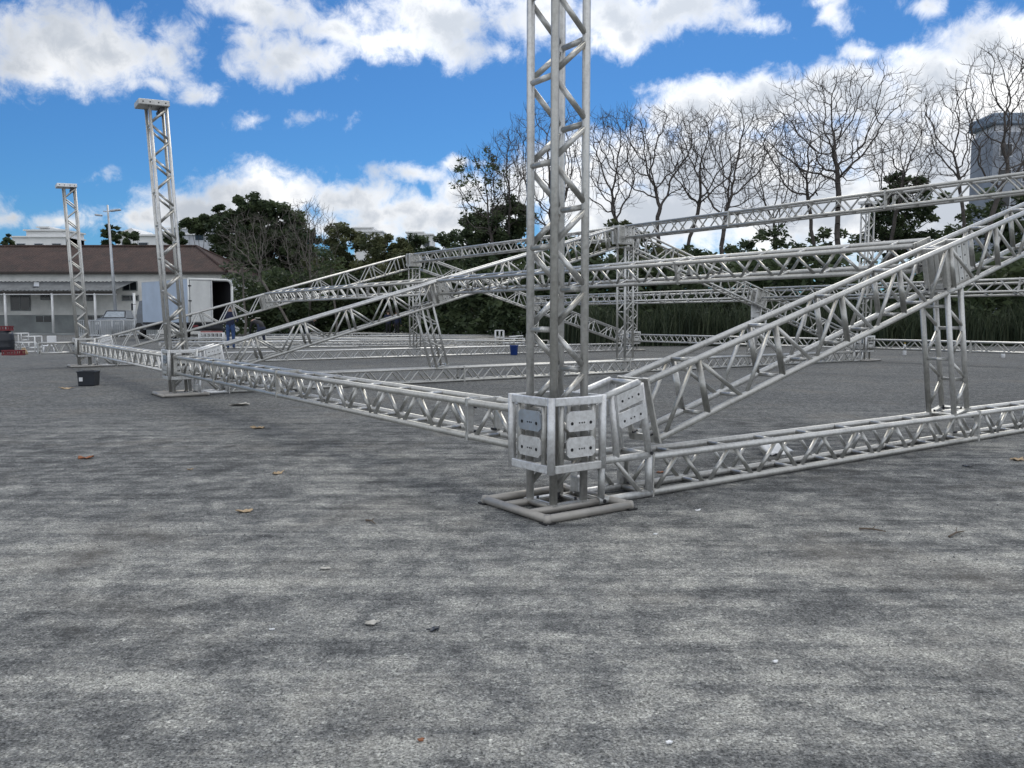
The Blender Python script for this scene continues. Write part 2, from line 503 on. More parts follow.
# --- sleeve blocks that ride on the towers
def plate_mb(cx, cz, w, hgt, y, blue=False):
    m = MB(); c = .02
    x0, x1, z0, z1 = cx-w/2, cx+w/2, cz-hgt/2, cz+hgt/2
    pts = [(x0+c, y, z0), (x1-c, y, z0), (x1, y, z0+c), (x1, y, z1-c), (x1-c, y, z1), (x0+c, y, z1), (x0, y, z1-c), (x0, y, z0+c)]
    m.prism(pts, (0, .012, 0))
    for dx in (-.33, .33):
        m.tube((cx+dx*w, y+.001, cz-.012), (cx+dx*w, y-.002, cz-.012), .0105, 10, mi=1)
    for dx in (-.07, 0.02, .1):
        m.tube((cx+dx*w, y+.001, cz-.01), (cx+dx*w, y-.0015, cz-.01), .0055, 8, mi=1)
    return m
def sleeve(M, label):
    r = empty('sleeve_block', M, label, 'sleeve block', 'sleeve blocks around the towers')
    h = .202; z0, z1 = .256, .715
    for sx in (-1, 1):
        for sy in (-1, 1):
            m = MB(); m.tube((sx*h, sy*h, z0), (sx*h, sy*h, z1), .024, 12); m.build('corner_post', ALU_PLATE, r, True)
    for f in range(4):
        R = Matrix.Rotation(f*pi/2, 4, 'Z')
        for z in (z0+.026, z1-.026):
            m = MB(); m.box((0, -h-.006, z), (2*h-.04, .03, .05), bev=.005); m.build('rail', ALU_PLATE, r, M=R)
        for s in (-1, 1):
            m = MB(); m.tube((s*.122, -h+.006, z0+.04), (s*.122, -h+.006, z1-.04), .017, 10); m.build('guide_post', ALU, r, True, M=R)
        for k, cz in enumerate((.567, .408)):
            o = plate_mb(.012, cz, .222, .122, -h-.024).build('slotted_plate', [BLUE_PLATE if (f == 3 and k == 0) else ALU_PLATE, HOLE], r, M=R)
            if f == 3 and k == 0: o['label'] = 'blue stained plate'
    return r
SL = 'silver sleeve cage with plates around the %s'
s0 = sleeve(gm(0), SL % 'closest tower, in the middle of the photo')
copy_tree(s0, gm(1), SL % 'second tower, where the long eave truss changes bay')
copy_tree(s0, gm(2), SL % 'leftmost tower, above the black tub')
copy_tree(s0, gm(1, SPAN), SL % 'distant right tower, seen under the near rafter')
copy_tree(s0, gm(2, SPAN), SL % 'distant slim tower by the reeds')

# --- hinge frames where tie and rafter leave the sleeve
def hinge(M, label):
    r = empty('hinge_frame', M, label, 'hinge frame', 'hinge frames at the feet of the rafters')
    w = .135
    for s in (-1, 1):
        y = s*w
        for (p, q, rr, nm) in (((.225, .03), (.69, .03), .025, 'bottom_tube'), ((.225, .285), (.69, .285), .025, 'middle_tube'),
                               ((.255, .03), (.255, .285), .023, 'upright'), ((.672, .03), (.672, .285), .025, 'upright'),
                               ((.215, .675), (.565, .772), .024, 'top_tube'), ((.672, .285), (.585, .765), .024, 'sloping_leg'),
                               ((.385, .285), (.335, .70), .022, 'sloping_leg'), ((.36, .285), (.60, .04), .016, 'diagonal')):
            m = MB(); m.tube((p[0], y, p[1]), (q[0], y, q[1]), rr, 10); m.build(nm, ALU_PLATE if rr > .02 else ALU, r, True)
        for quad in (((.348, .698), (.572, .760), (.592, .662), (.364, .598)), ((.368, .580), (.600, .640), (.613, .560), (.590, .535), (.395, .485), (.378, .500))):
            m = MB()
            yy = y + s*.026
            pts = [(t, yy, z) for (t, z) in quad]
            if s > 0: pts = pts[::-1]
            m.prism(pts, (0, s*.008, 0))
            cx = sum(t for t, z in quad)/len(quad); cz = sum(z for t, z in quad)/len(quad)
            for d in (-.07, -.015, .015, .07):
                q = (cx+d, cz+d*.27)
                m.tube((q[0], yy+s*.006, q[1]), (q[0], yy+s*.0095, q[1]), .009 if abs(d) > .05 else .006, 8, mi=1)
            m.build('slotted_plate', [ALU_PLATE, HOLE], r)
    for (t, z) in ((.255, .03), (.672, .03), (.672, .285), (.255, .285), (.58, .765)):
        m = MB(); m.tube((t, -w, z), (t, w, z), .02, 8); m.build('cross_tube', ALU, r, True)
    m = MB(); m.box((.262, .10, .10), (.07, .09, .10), bev=.006); m.build('locking_block', ALU_PLATE, r)
    for s in (-1, 1):
        m = MB(); m.tube((.672, s*w, .30), (.672, s*(w+.035), .30), .011, 8); m.tube((.262, s*w, .03), (.262, s*(w+.03), .03), .013, 8); m.build('bolt', BOLT, r)
    return r
h0 = hinge(gm(0), 'angled hinge frame joining the near rafter and ground tie to the closest sleeve')
copy_tree(h0, gm(1), 'angled hinge frame at the foot of the middle rafter, beside the second tower')
copy_tree(h0, gm(2), 'angled hinge frame at the foot of the farthest rafter, beside the leftmost tower')
copy_tree(h0, gm(1, SPAN, 0, True), 'angled hinge frame beside the distant right tower')
copy_tree(h0, gm(2, SPAN, 0, True), 'angled hinge frame beside the distant slim tower by the reeds')

# --- ties on the ground
tj = (4.42, 8.7, 13.0)
truss('ground_tie_truss', 'long truss lying on the ground from the closest sleeve out to the right edge', gp(0, .70, .146), gp(0, SPAN-.7, .146), joints=tj, ph=-.02)
truss('ground_tie_truss', 'truss lying on the ground across the middle of the yard under the two middle posts', gp(1, .70, .146), gp(1, SPAN-.7, .146), joints=tj, level='mid')
truss('ground_tie_truss', 'farthest tie truss on the ground, running behind the blue bucket', gp(2, .70, .146), gp(2, SPAN-.7, .146), joints=tj, level='mid')

# --- rafters
def rafter(i, right, label, level):
    # chord centres: .40 deep, .24 wide
    t0, t1 = .70, TR-.30
    f = (lambda t: SPAN-t) if right else (lambda t: t)
    P, Q = gp(i, f(t0), zr(t0)), gp(i, f(t1), zr(t1))
    return truss('rafter_truss', label, P, Q, Hh=.405, per=.863, level=level, posts=True, joints=(), ph=.02, cat='truss',
                 group='sloping rafter trusses')
rafter(0, False, 'near sloping rafter truss climbing from the closest sleeve to the right edge', 'near')
rafter(1, False, 'middle rafter truss rising from the second tower to the middle ridge', 'near')
rafter(2, False, 'farthest rafter truss rising from the leftmost tower past the truck', 'mid')
rafter(1, True, 'rafter truss sloping down to the right from the middle ridge', 'mid')
rafter(2, True, 'rafter truss sloping down to the right from the farthest ridge', 'mid')

# --- longitudinal trusses
def along(label, i, t, z, roll=0.0, level='mid', name='purlin_truss', joints=(3.1, 6.2), w0=.215, w1=None):
    up = Z*cos(roll) - A*sin(roll)
    P, Q = gp(i, t, z, w0), gp(i, t, z, BAY-.215 if w1 is None else w1)
    return truss(name, label, P, Q, up=up, level=level, joints=joints, ph=.0)
along('long low eave truss from the closest sleeve back to the second tower', 0, 0, .482, 0, 'near', 'eave_truss', (.62, 4.5, 6.9))
along('eave truss between the second tower and the leftmost tower', 1, 0, .482, 0, 'mid', 'eave_truss', (3.1, 6.2))
along('eave truss low in front of the reeds, between the two distant right towers', 1, SPAN, .482, 0, 'mid', 'eave_truss')
along('eave truss low in front of the reeds at the right edge', 0, SPAN, .482, 0, 'mid', 'eave_truss')
ZN = zr(TN)+.105
along('big purlin truss crossing over from the near rafter back to the middle rafter', 0, TN, ZN, SA, 'near')
along('purlin truss between the middle and the farthest left rafters, in front of the trees', 1, TN, ZN, SA, 'mid')
along('purlin truss on the right slope between the farthest and middle rafters, over the reeds', 1, SPAN-TN, ZN, -SA, 'mid')
along('purlin truss on the right slope running out to the right edge', 0, SPAN-TN, ZN, -SA, 'mid')
ZRG = 3.05
along('highest ridge truss from the middle ridge to the upper right edge', 0, TR, ZRG, 0, 'mid', 'ridge_truss')
along('ridge truss between the farthest and the middle ridge', 1, TR, ZRG, 0, 'mid', 'ridge_truss')
# short overhang at the leftmost tower
truss('eave_truss', 'short stub of truss sticking out left of the leftmost tower', gp(2, -.22, .482), gp(2, -.98, .482), level='mid', per=.3)
tag(plate_mb(0, 0, .28, .25, 0).build('perforated_plate', [ALU_PLATE, HOLE], M=gm(2, -1.0, .482) @ Matrix.Rotation(pi/2, 4, 'Z')),
    'square aluminium plate closing the stub of truss left of the leftmost tower', 'plate')

# --- node boxes on the rafters
def node_box(M, label):
    r = empty('node_box', M, label, 'node box', 'coupling boxes on the rafters')
    hx, hy, hz = .19, .088, .20
    for sx in (-1, 1):
        for sy in (-1, 1):
            m = MB(); m.box((sx*hx, sy*hy, 0), (.05, .05, 2*hz), bev=.006); m.build('corner_post', ALU, r)
    for sz in (-1, 1):
        for sy in (-1, 1):
            m = MB(); m.box((0, sy*hy, sz*(hz-.03)), (2*hx-.05, .04, .05), bev=.005); m.build('rail', ALU, r)
        for sx in (-1, 1):
            m = MB(); m.box((sx*hx, 0, sz*(hz-.03)), (.04, 2*hy-.05, .05), bev=.005); m.build('rail', ALU, r)
    for sy in (-1, 1):
        for cx, cw in ((-.10, .165), (.035, .085), (.125, .075)):
            m = MB(); m.box((cx, sy*(hy+.022), 0), (cw, .012, 2*hz-.06), bev=.004)
            for k in range(4):
                zz = -.15+.1*k; m.tube((cx, sy*(hy+.026), zz), (cx, sy*(hy+.0305), zz), .009, 8, mi=1)
            m.build('bolted_plate', [ALU, HOLE], r)
    return r
def nm(i, t, z, roll):
    return gm(i, t, z) @ Matrix.Rotation(-roll, 4, 'Y')
n0 = node_box(nm(0, TN, zr(TN)+.01, SA), 'bolted coupling box on the near rafter above its leaning post')
copy_tree(n0, nm(1, TN, zr(TN)+.01, SA), 'bolted coupling box on the middle left rafter where the purlins meet')
copy_tree(n0, nm(2, TN, zr(TN)+.01, SA), 'bolted coupling box on the farthest left rafter, in front of the dark trees')
copy_tree(n0, nm(1, TR, ZRG-.05, 0), 'coupling box at the top of the middle ridge post')
copy_tree(n0, nm(2, TR, ZRG-.05, 0), 'coupling box at the top of the farthest ridge post')
copy_tree(n0, nm(0, TR, ZRG-.05, 0), 'coupling box at the near end of the ridge truss, beyond the right edge')
copy_tree(n0, nm(1, SPAN-TN, zr(TN)+.01, -SA), 'coupling box on the rafter sloping down right from the middle ridge')
copy_tree(n0, nm(2, SPAN-TN, zr(TN)+.01, -SA), 'coupling box on the rafter sloping down right from the farthest ridge')
tag(plate_mb(0, 0, .34, .40, 0).build('perforated_plate', [ALU_PLATE, HOLE], M=gm(1, SPAN-TN-.1, 1.42, False)),
    'square pale plate with holes hanging under the right purlin coupling', 'plate')

# --- posts between tie and rafter
def post(i, tf, tt, label, level, ztop, foot=.30):
    P, Q = gp(i, tf, foot), gp(i, tt, ztop)
    return truss('post_truss', label, P, Q, up=A, level=level, per=.5, tower=True, joints=(), cat='post', group='short truss posts under the rafters')
zt = zr(TN)-.22
post(0, 4.79, 4.57, 'leaning truss post between the near ground tie and the near rafter', 'near', zt)
post(1, 4.64, 4.32, 'leaning truss post between the middle tie and the middle rafter', 'mid', zt)
post(1, TR+.10, TR+.08, 'upright ridge post in the middle of the yard, right of the closest tower', 'mid', ZRG-.3)
post(2, TR+.02, TR, 'upright ridge post under the farthest ridge, left of the closest tower', 'mid', ZRG-.3)
post(1, SPAN-4.79, SPAN-4.57, 'truss post under the rafter sloping down right from the middle ridge', 'mid', zt)
post(2, SPAN-4.79, SPAN-4.57, 'truss post under the rafter sloping down right from the farthest ridge', 'mid', zt)

# --- spare trusses laid out on the ground behind
sp = [  # photo pixel of the left end (ground), length, angle offset (deg), height
    (170, 345.5, 6.0, -24), (196, 342.5, 6.0, -25), (255, 343.5, 6.0, -26), (330, 341.0, 6.0, -27), (300, 344.5, 6.0, -26), (395, 343.0, 6.0, -26),
    (150, 340.5, 4.0, -25), (430, 340.0, 6.0, -28), (250, 339.0, 6.0, -28), (340, 338.0, 6.0, -28), (160, 349.0, 5.0, -22), (440, 344.5, 4.0, -27),
    (210, 348.0, 6.0, -25), (290, 347.0, 6.0, -26), (360, 346.5, 6.0, -27), (265, 341.2, 6.0, -27), (370, 339.8, 6.0, -28), (455, 347.2, 4.0, -27), (180, 343.8, 4.0, -23), (410, 341.5, 6.0, -28), (310, 336.8, 6.0, -28), (560, 341.0, 4.0, -20)]
words = ['first row behind the second tower', 'second row, just behind the man in jeans', 'row beneath the bending worker', 'row behind the two standing workers',
         'row right of the man in jeans', 'row at the foot of the leaning middle post', 'row by the back of the truck', 'back row near the metal trolley',
         'back row beyond the bending worker', 'back row under the dark trees', 'front row beside the second tower', 'row left of the blue bucket',
         'front row just left of the man in jeans', 'front row under the middle rafter', 'front row below the two standing workers', 'middle row beyond the man in jeans', 'back row right of the two standing workers', 'front row beside the blue bucket', 'short row at the red bars', 'back row left of the metal trolley', 'rearmost row at the edge of the wood', 'row right of the closest tower']
for (x, y, L, da), wd in zip(sp, words):
    p = gnd(x, y); d = Vector((cos(TH+radians(da)), sin(TH+radians(da)), 0))
    truss('spare_truss', 'spare truss lying on the ground, ' + wd, p+Z*.145, p+d*L+Z*.145, level='far', cat='truss', group='spare trusses laid on the ground behind')

# ------------------------------------------------------------------ small objects in the yard
def facing(p, ang=0.0):
    M = Matrix.Rotation(ang, 4, 'Z'); M.translation = p; return M

# black tub
p = gnd(89, 385.5)
r = empty('black_tub', facing(p, .15), 'black square plastic tub with a small white sticker on the ground by the leftmost tower', 'tub')
m = MB(); h = .26
b0, b1 = .134, .145
pts = lambda k, z: [(-k, -k, z), (k, -k, z), (k, k, z), (-k, k, z)]
def loft(m, rings, mi=0, cap=True):
    b = len(m.v); n = len(rings[0])
    for rg in rings: m.v += [tuple(q) for q in rg]
    for k in range(len(rings)-1):
        for i in range(n):
            j = (i+1) % n
            m.f.append((b+k*n+i, b+k*n+j, b+k*n+n+j, b+k*n+n+i)); m.m.append(mi)
    if cap:
        m.f.append(tuple(b+i for i in range(n))[::-1]); m.m.append(mi)
        m.f.append(tuple(b+(len(rings)-1)*n+i for i in range(n))); m.m.append(mi)
loft(m, [pts(.125, 0), pts(b0, .012), pts(b1, h), pts(b1-.015, h), pts(b0-.015, .03)])
m.build('body', BLACKP, r)
m = MB()
for s in (-1, 1):
    m.box((0, s*(b1+.003), h-.010), (2*b1+.018, .012, .022), bev=.003); m.box((s*(b1+.003), 0, h-.010), (.012, 2*b1-.007, .022), bev=.003)
m.build('rim', BLACKP, r)
m = MB(); m.box((-.085, -.1415, .12), (.06, .004, .07), Matrix.Rotation(-.04, 3, 'X')); m.build('sticker', WHITEP, r)

# blue bucket
p = gnd(514, 355.0)
r = empty('blue_bucket', facing(p), 'small blue bucket standing on the ground in front of the farthest tie truss', 'bucket')
m = MB(); m.lathe([(.11, 0), (.115, .005), (.135, .29), (.142, .30), (.142, .32), (.125, .32), (.10, .02)], 18); m.build('body', BLUEP, r, True)
m = MB()
for k in range(10):
    a0, a1 = pi*k/10, pi*(k+1)/10
    m.tube((.145*cos(a0), 0, .30+.10*sin(a0)), (.145*cos(a1), 0, .30+.10*sin(a1)), .005, 5)
m.build('handle', GALV, r, True)

# barrel and crates at the left edge
p = gnd(4, 352)
r = empty('black_barrel', facing(p), 'round black plastic barrel at the left edge with a red crate on top', 'barrel')
m = MB(); m.lathe([(.30, 0), (.33, .02), (.345, .18), (.35, .20), (.345, .22), (.35, .40), (.355, .43), (.345, .46), (.33, .62), (.30, .70), (.24, .72)], 24)
m.build('body', BLACKP, r, True)
m = MB(); m.lathe([(.25, .715), (.25, .75), (.24, .76)], 20); m.build('lid', BLACKP, r, True)
def crate(M, label, L=.56, W=.36, Hc=.17):
    r = empty('plastic_crate', M, label, 'crate', 'red plastic crates by the barrel')
    for s in (-1, 1):
        m = MB()
        m.box((0, s*W/2, .025), (L, .02, .05)); m.box((0, s*W/2, Hc-.02), (L+.02, .024, .04))
        for k in range(6): m.box((-L/2+.03+k*(L-.06)/5, s*W/2, Hc/2), (.035, .016, Hc-.06))
        m.build('side_panel', REDP, r)
        m = MB()
        m.box((s*L/2, 0, .025), (.02, W-.03, .05)); m.box((s*L/2, 0, Hc-.02), (.024, W-.03, .04))
        for k in range(4): m.box((s*L/2, -W/2+.05+k*(W-.1)/3, Hc/2), (.016, .035, Hc-.06))
        m.build('end_panel', REDP, r)
    m = MB(); m.box((0, 0, .012), (L-.03, W-.03, .015)); m.build('bottom', REDP, r)
    return r
c0 = crate(facing(p+Z*.765, .1), 'red plastic crate lying on top of the black barrel')
copy_tree(c0, facing(gnd(13.5, 355.2), -.1), 'red plastic crate on the ground in front of the black barrel')
# cloth sack beside the lower crate
m = MB(); m.lathe([(.10, 0), (.13, .03), (.12, .10), (.07, .17), (.045, .20), (.06, .23)], 12)
for i, v in enumerate(m.v): m.v[i] = (v[0]*(1+.2*noise.noise(Vector(v)*9)), v[1]*(1+.2*noise.noise(Vector(v)*7)), v[2])
tag(m.build('cloth_sack', LEAF_TAN, smooth=True, M=facing(gnd(24, 354.5))), 'small beige cloth sack slumped beside the lower red crate', 'sack')

# white tube racks
def rack(M, label, steps):
    r = empty('tube_rack', M, label, 'metal rack', 'white tube racks')
    for y in (-.25, .25):
        m = MB()
        for (a, b) in steps: m.tube((a[0], y, a[1]), (b[0], y, b[1]), .02, 6)
        m.build('side_frame', WHITE, r, True)
    m = MB(); seen = set()
    for (a, b) in steps:
        for q in (a, b):
            if q not in seen: seen.add(q); m.tube((q[0], -.25, q[1]), (q[0], .25, q[1]), .018, 6)
    m.build('cross_bars', WHITE, r, True)
    return r
st = [((-.42, 0), (-.42, .66)), ((-.42, .66), (-.05, .66)), ((-.05, .66), (-.05, .42)), ((-.05, .55), (.42, .55)), ((.42, .55), (.42, 0)), ((-.42, .33), (.2, .33)),
      ((.2, .33), (.2, .15)), ((.2, .15), (.42, .15)), ((-.42, 0), (.42, 0)), ((-.3, .33), (-.2, .15)), ((-.1, .15), (0, .33))]
rack(facing(gnd(27, 351.5), .05), 'white stepped tube frame on the ground right of the black barrel', st)
st2 = [((-.35, 0), (-.35, .66)), ((-.35, .66), (.02, .66)), ((.02, .66), (.02, 0)), ((-.16, .66), (-.16, .35)), ((-.35, .35), (.02, .35)), ((.02, .30), (.95, .30)), ((.95, .30), (.95, 0)), ((.02, .10), (.95, .10)), ((.3, .38), (.9, .42)), ((.5, .30), (.5, .10))]
rack(facing(gnd(503, 345), .1), 'white tube trolley standing among the trusses left of the closest tower', st2)

# white plastic chair behind the stub
r = empty('plastic_chair', facing(gnd(49, 352.5), .5), 'white plastic chair half hidden behind the truss stub on the left', 'chair')
m = MB(); m.box((0, 0, .24), (.36, .36, .04), bev=.012); m.build('seat', WHITEP, r)
m = MB(); m.box((.10, .16, .42), (.30, .035, .34), Matrix.Rotation(.15, 3, 'X'), bev=.012); m.build('backrest', WHITEP, r)
for sx in (-1, 1):
    for sy in (-1, 1):
        m = MB(); m.tube((sx*.17, sy*.17, 0), (sx*.15, sy*.15, .22), .02, 8, .026); m.build('leg', WHITEP, r, True)

# bottles near the reeds
def bottle(x, y, hgt, label, cap):
    r = empty('plastic_bottle', facing(gnd(x, y)), label, 'bottle', 'bottles in front of the reeds')
    m = MB(); k = hgt/.34
    m.lathe([(.05, 0), (.056, .01), (.056, .2*k), (.045, .24*k), (.02, .29*k), (.018, .31*k)], 14); m.build('body', WHITEP, r, True)
    m = MB(); m.lathe([(.022, .31*k), (.022, .34*k), (.018, .345*k)], 12); m.build('cap', cap, r, True)
bottle(904.5, 355.0, .40, 'white bottle standing in front of the reeds, left of the near leaning post', simple('yellow_cap', (.5, .36, .08)))
bottle(1003, 357.8, .26, 'small white bottle standing in front of the reeds near the right edge', simple('tan_cap', (.45, .32, .2)))

# white sheet lying behind the near tie
m = MB(); nx_ = 10; c = gnd(783, 455)
for j in range(nx_+1):
    for i in range(nx_+1):
        u, v = i/nx_, j/nx_
        q = A*((u-.5)*.30) + B*(.0+v*.22)
        z = .012 + .10*v + .03*noise.noise(Vector((u*3, v*3, 1))) + .02*sin(u*9)
        m.v.append((q.x, q.y, z))
for j in range(nx_):
    for i in range(nx_):
        k = j*(nx_+1)+i; m.f.append((k, k+1, k+nx_+2, k+nx_+1)); m.m.append(0)
o = m.build('plastic_sheet', WHITEP, smooth=True, M=Matrix.Translation(c)); tag(o, 'crumpled white plastic sheet lying on the ground behind the near tie truss', 'plastic sheet')
mod = o.modifiers.new('thick', 'SOLIDIFY'); mod.thickness = .006

# leaves, scraps, twigs
def dry_leaf(x, y, size, ang, mat, label, seed, cat='leaf', group='dry leaves on the ground'):
    rnd = random.Random(seed); m = MB(); n = 14
    ring = []
    for i in range(n):
        t = 2*pi*i/n
        rad = size*(.55+.45*abs(cos(t*2.5)))*(1+.25*rnd.uniform(-1, 1))
        ring.append((rad*cos(t), rad*.6*sin(t), .006+.35*size*abs(rnd.uniform(0, 1))*(.4+.6*abs(cos(t)))))
    m.v.append((0, 0, .008)); m.v += ring
    for i in range(n): m.f.append((0, 1+i, 1+(i+1) % n)); m.m.append(0)
    b = len(m.v)
    m.v.append((0, 0, .003)); m.v += [(x_, y_, z_-.004) for (x_, y_, z_) in ring]
    for i in range(n):
        j = (i+1) % n
        m.f.append((b, b+1+j, b+1+i)); m.m.append(0)
        m.f.append((1+i, b+1+i, b+1+j, 1+j)); m.m.append(0)
    o = m.build('dry_leaf' if cat == 'leaf' else 'paper_scrap', mat, M=facing(gnd(x, y), ang))
    return tag(o, label, cat, group)
LV = [(86, 458.5, .075, .2, LEAF_RUST, 'rust brown dry leaf on the bare ground far left'), (278, 474, .055, 1.0, LEAF_TAN, 'tan dry leaf on the ground below the eave truss'),
      (245, 512, .055, .4, LEAF_TAN, 'curled tan leaf lying alone on the left ground'), (258, 428.5, .085, .3, LEAF_TAN, 'tan leaf with dark edge close under the eave truss'),
      (898, 450, .05, .1, LEAF_TAN, 'yellowish leaf in front of the near tie truss on the right'), (1017, 460.5, .075, .5, LEAF_TAN, 'big tan crumpled leaf at the right edge'),
      (421, 741, .012, .5, LEAF_RUST, 'tiny rust brown leaf at the bottom of the photo'), (169, 393, .14, 0, LEAF_TAN, 'pale leaf by the base of the second tower'),
      (598, 451, .03, .3, LEAF_TAN, 'tan leaf on the ground just behind the closest sleeve'), (661, 473, .035, .3, LEAF_RUST, 'brown leaf lying inside the near tie truss'),
      (67, 389, .12, .4, LEAF_TAN, 'small tan leaf left of the black tub'), (672, 454.5, .04, .3, LEAF_TAN, 'tan leaf behind the start of the near tie truss'),
      (190, 470, .03, .3, LEAF_TAN, 'small pale leaf on the left ground')]
for i, (x, y, s_, an, mt, lb) in enumerate(LV): dry_leaf(x, y, s_, an, mt, lb, i+1)
SC = [(371.5, 624.5, .036, .1, PAPER, 'flat grey paper scrap on the ground left of the black scrap'), (434, 630.5, .03, .8, BLACKP, 'crumpled black plastic scrap on the foreground ground'),
      (967, 467, .045, 0, BLACKP, 'black flat scrap on the ground near the right edge'), (325, 569.5, .028, .1, PAPER, 'thin pale paper strip on the ground left of centre'),
      (775, 663, .013, .4, WHITEP, 'tiny white chip on the right foreground'), (272, 630.5, .012, .2, WHITEP, 'tiny white chip on the left foreground'),
      (240, 405.5, .16, .2, PAPER, 'pale flattened paper close to the second tower base'), (655, 535, .016, .4, WHITEP, 'small white chip right of the closest tower base'),
      (698, 511, .02, .4, WHITEP, 'white chip under the near tie truss'), (669, 744, .012, .4, WHITEP, 'white chip at the bottom right of centre')]
for i, (x, y, s_, an, mt, lb) in enumerate(SC): dry_leaf(x, y, s_, an, mt, lb, i+60, 'scrap', 'scraps on the ground')
for (x0, y0, x1, y1, lb) in ((859, 528.5, 886, 531.5, 'longer dry twig on the ground right of the closest tower'), (949, 536.5, 964, 531.0, 'short dry twig near the right edge'),
                             (366, 520, 375, 523.5, 'thin pale twig left of the closest tower base')):
    p, q = gnd(x0, y0, .008), gnd(x1, y1, .008); m = MB()
    md = (p+q)/2 + Vector((.004, .012, .004))
    m.tube(p-p, md-p, .006, 6, .005); m.tube(md-p, q-p, .005, 6, .003); m.tube(md-p, md-p+(q-p)*.2+Vector((.0, .03, .012)), .003, 5, .002)
    tag(m.build('twig', TWIG, M=Matrix.Translation(p)), lb, 'twig', 'dry twigs on the ground')
# loose grit: uncountable
m = MB(); rnd = random.Random(3)
for k in range(3600):
    Y = 1.4 + 9.5*rnd.random()**1.7; X = rnd.uniform(-.68, .68)*Y
    s_ = rnd.choice((.002, .0025, .003, .004, .005)) * (1 if Y < 4 else 1.5)
    b = len(m.v); an = rnd.uniform(0, 6)
    for t in (0, 2.1, 4.2): m.v.append((X+s_*cos(t+an)*rnd.uniform(.7, 1.3), Y+s_*sin(t+an)*rnd.uniform(.7, 1.3), .0))
    m.v.append((X, Y, s_*rnd.uniform(.8, 1.4)))
    for f in ((0, 1, 3), (1, 2, 3), (2, 0, 3)): m.f.append(tuple(b+i for i in f)); m.m.append(0 if rnd.random() < .62 else 1)
tag(m.build('loose_grit', [STONE, simple('dark_stone', (.11, .11, .115), .9)]), 'loose grit scattered over the packed ground', 'grit', kind='stuff')

# ------------------------------------------------------------------ crowd barriers, car, lamp post, truck
def barrier(M, label):
    r = empty('crowd_barrier', M, label, 'barrier', 'crowd barriers in front of the shed')
    m = MB(); L, h0_, h1 = 2.1, .15, 1.1
    m.tube((-L/2, 0, h0_), (-L/2, 0, h1), .022, 6); m.tube((L/2, 0, h0_), (L/2, 0, h1), .022, 6)
    m.tube((-L/2, 0, h1), (L/2, 0, h1), .022, 6); m.tube((-L/2, 0, h0_), (L/2, 0, h0_), .022, 6)
    m.build('frame', GALV, r, True)
    m = MB()
    for k in range(1, 16): m.tube((-L/2+k*L/16, 0, h0_), (-L/2+k*L/16, 0, h1), .016, 5, caps=False)
    m.build('bars', GALV, r, True)
    for s in (-1, 1):
        m = MB(); m.tube((s*.8, -.3, .02), (s*.8, 0, .16), .02, 5); m.tube((s*.8, .3, .02), (s*.8, 0, .16), .02, 5); m.build('foot', GALV, r, True)
    return r
b0_ = None
for k in range(9):
    x = 95 + (k % 5)*11.5; row = k // 5
    p = gnd(x, 338.2 - row*1.0 - (k % 5)*.35)
    lb = ('pale metal crowd barrier with thin bars, front row, number %s from the left tower' % ['first', 'second', 'third', 'fourth', 'fifth'][k % 5]) if row == 0 else 'pale metal crowd barrier in the row behind, number %s from the left tower' % ['first', 'second', 'third', 'fourth'][k % 5]
    lb = lb.replace(', number', ', the')
    M = facing(p, .12 + .03*row)
    if b0_ is None: b0_ = barrier(M, lb)
    else: copy_tree(b0_, M, lb)

# parked white pickup
r = empty('parked_car', facing(gnd(119, 336.0), radians(8)), 'pale pickup parked behind the crowd barriers, only its cab and bonnet showing', 'car')
CARW = simple('silver_blue_car_paint', (.20, .225, .26), .25, 0, .06, 2)
m = MB()
prof = [(-.83, .45), (.83, .45), (.87, .8), (.84, 1.12), (.72, 1.22), (-.72, 1.22), (-.84, 1.12), (-.87, .8)]
loft(m, [[(x, -2.2+.25*(z > 1), z) for x, z in prof], [(x*1.02, -1.0, z*1.03) for x, z in prof], [(x*1.02, 1.2, z*1.0) for x, z in prof], [(x, 2.4, z*.98) for x, z in prof]])
m.build('body', CARW, r)
m = MB()
loft(m, [[(-.80, -.95, 1.24), (.80, -.95, 1.24), (.82, .9, 1.24), (-.82, .9, 1.24)], [(-.66, -.35, 1.78), (.66, -.35, 1.78), (.68, .7, 1.78), (-.68, .7, 1.78)]])
m.build('cab', CARW, r)
m = MB(); m.prism([(-.68, -.90, 1.30), (.68, -.90, 1.30), (.57, -.45, 1.70), (-.57, -.45, 1.70)], (0, -.015, .013)); m.build('windscreen', simple('painted_reflection_glass', (.30, .34, .38), .1), r)  # sky reflection painted into the glass as a pale base colour
m = MB(); fr = [(-.72, -.93, 1.27), (.72, -.93, 1.27), (.60, -.43, 1.74), (-.60, -.43, 1.74)]
for i in range(4): m.tube(fr[i], fr[(i+1) % 4], .035, 6)
m.build('windscreen_seal', RUBBER, r)
for sx in (-1, 1):
    for y in (-1.35, 1.5):
        m = MB(); m.tube((sx*.70, y, .34), (sx*.90, y, .34), .34, 18); m.build('wheel', RUBBER, r, True)
    m = MB(); m.box((sx*.62, -2.20, .88), (.28, .05, .16), bev=.02); m.build('headlight', WHITEP, r)

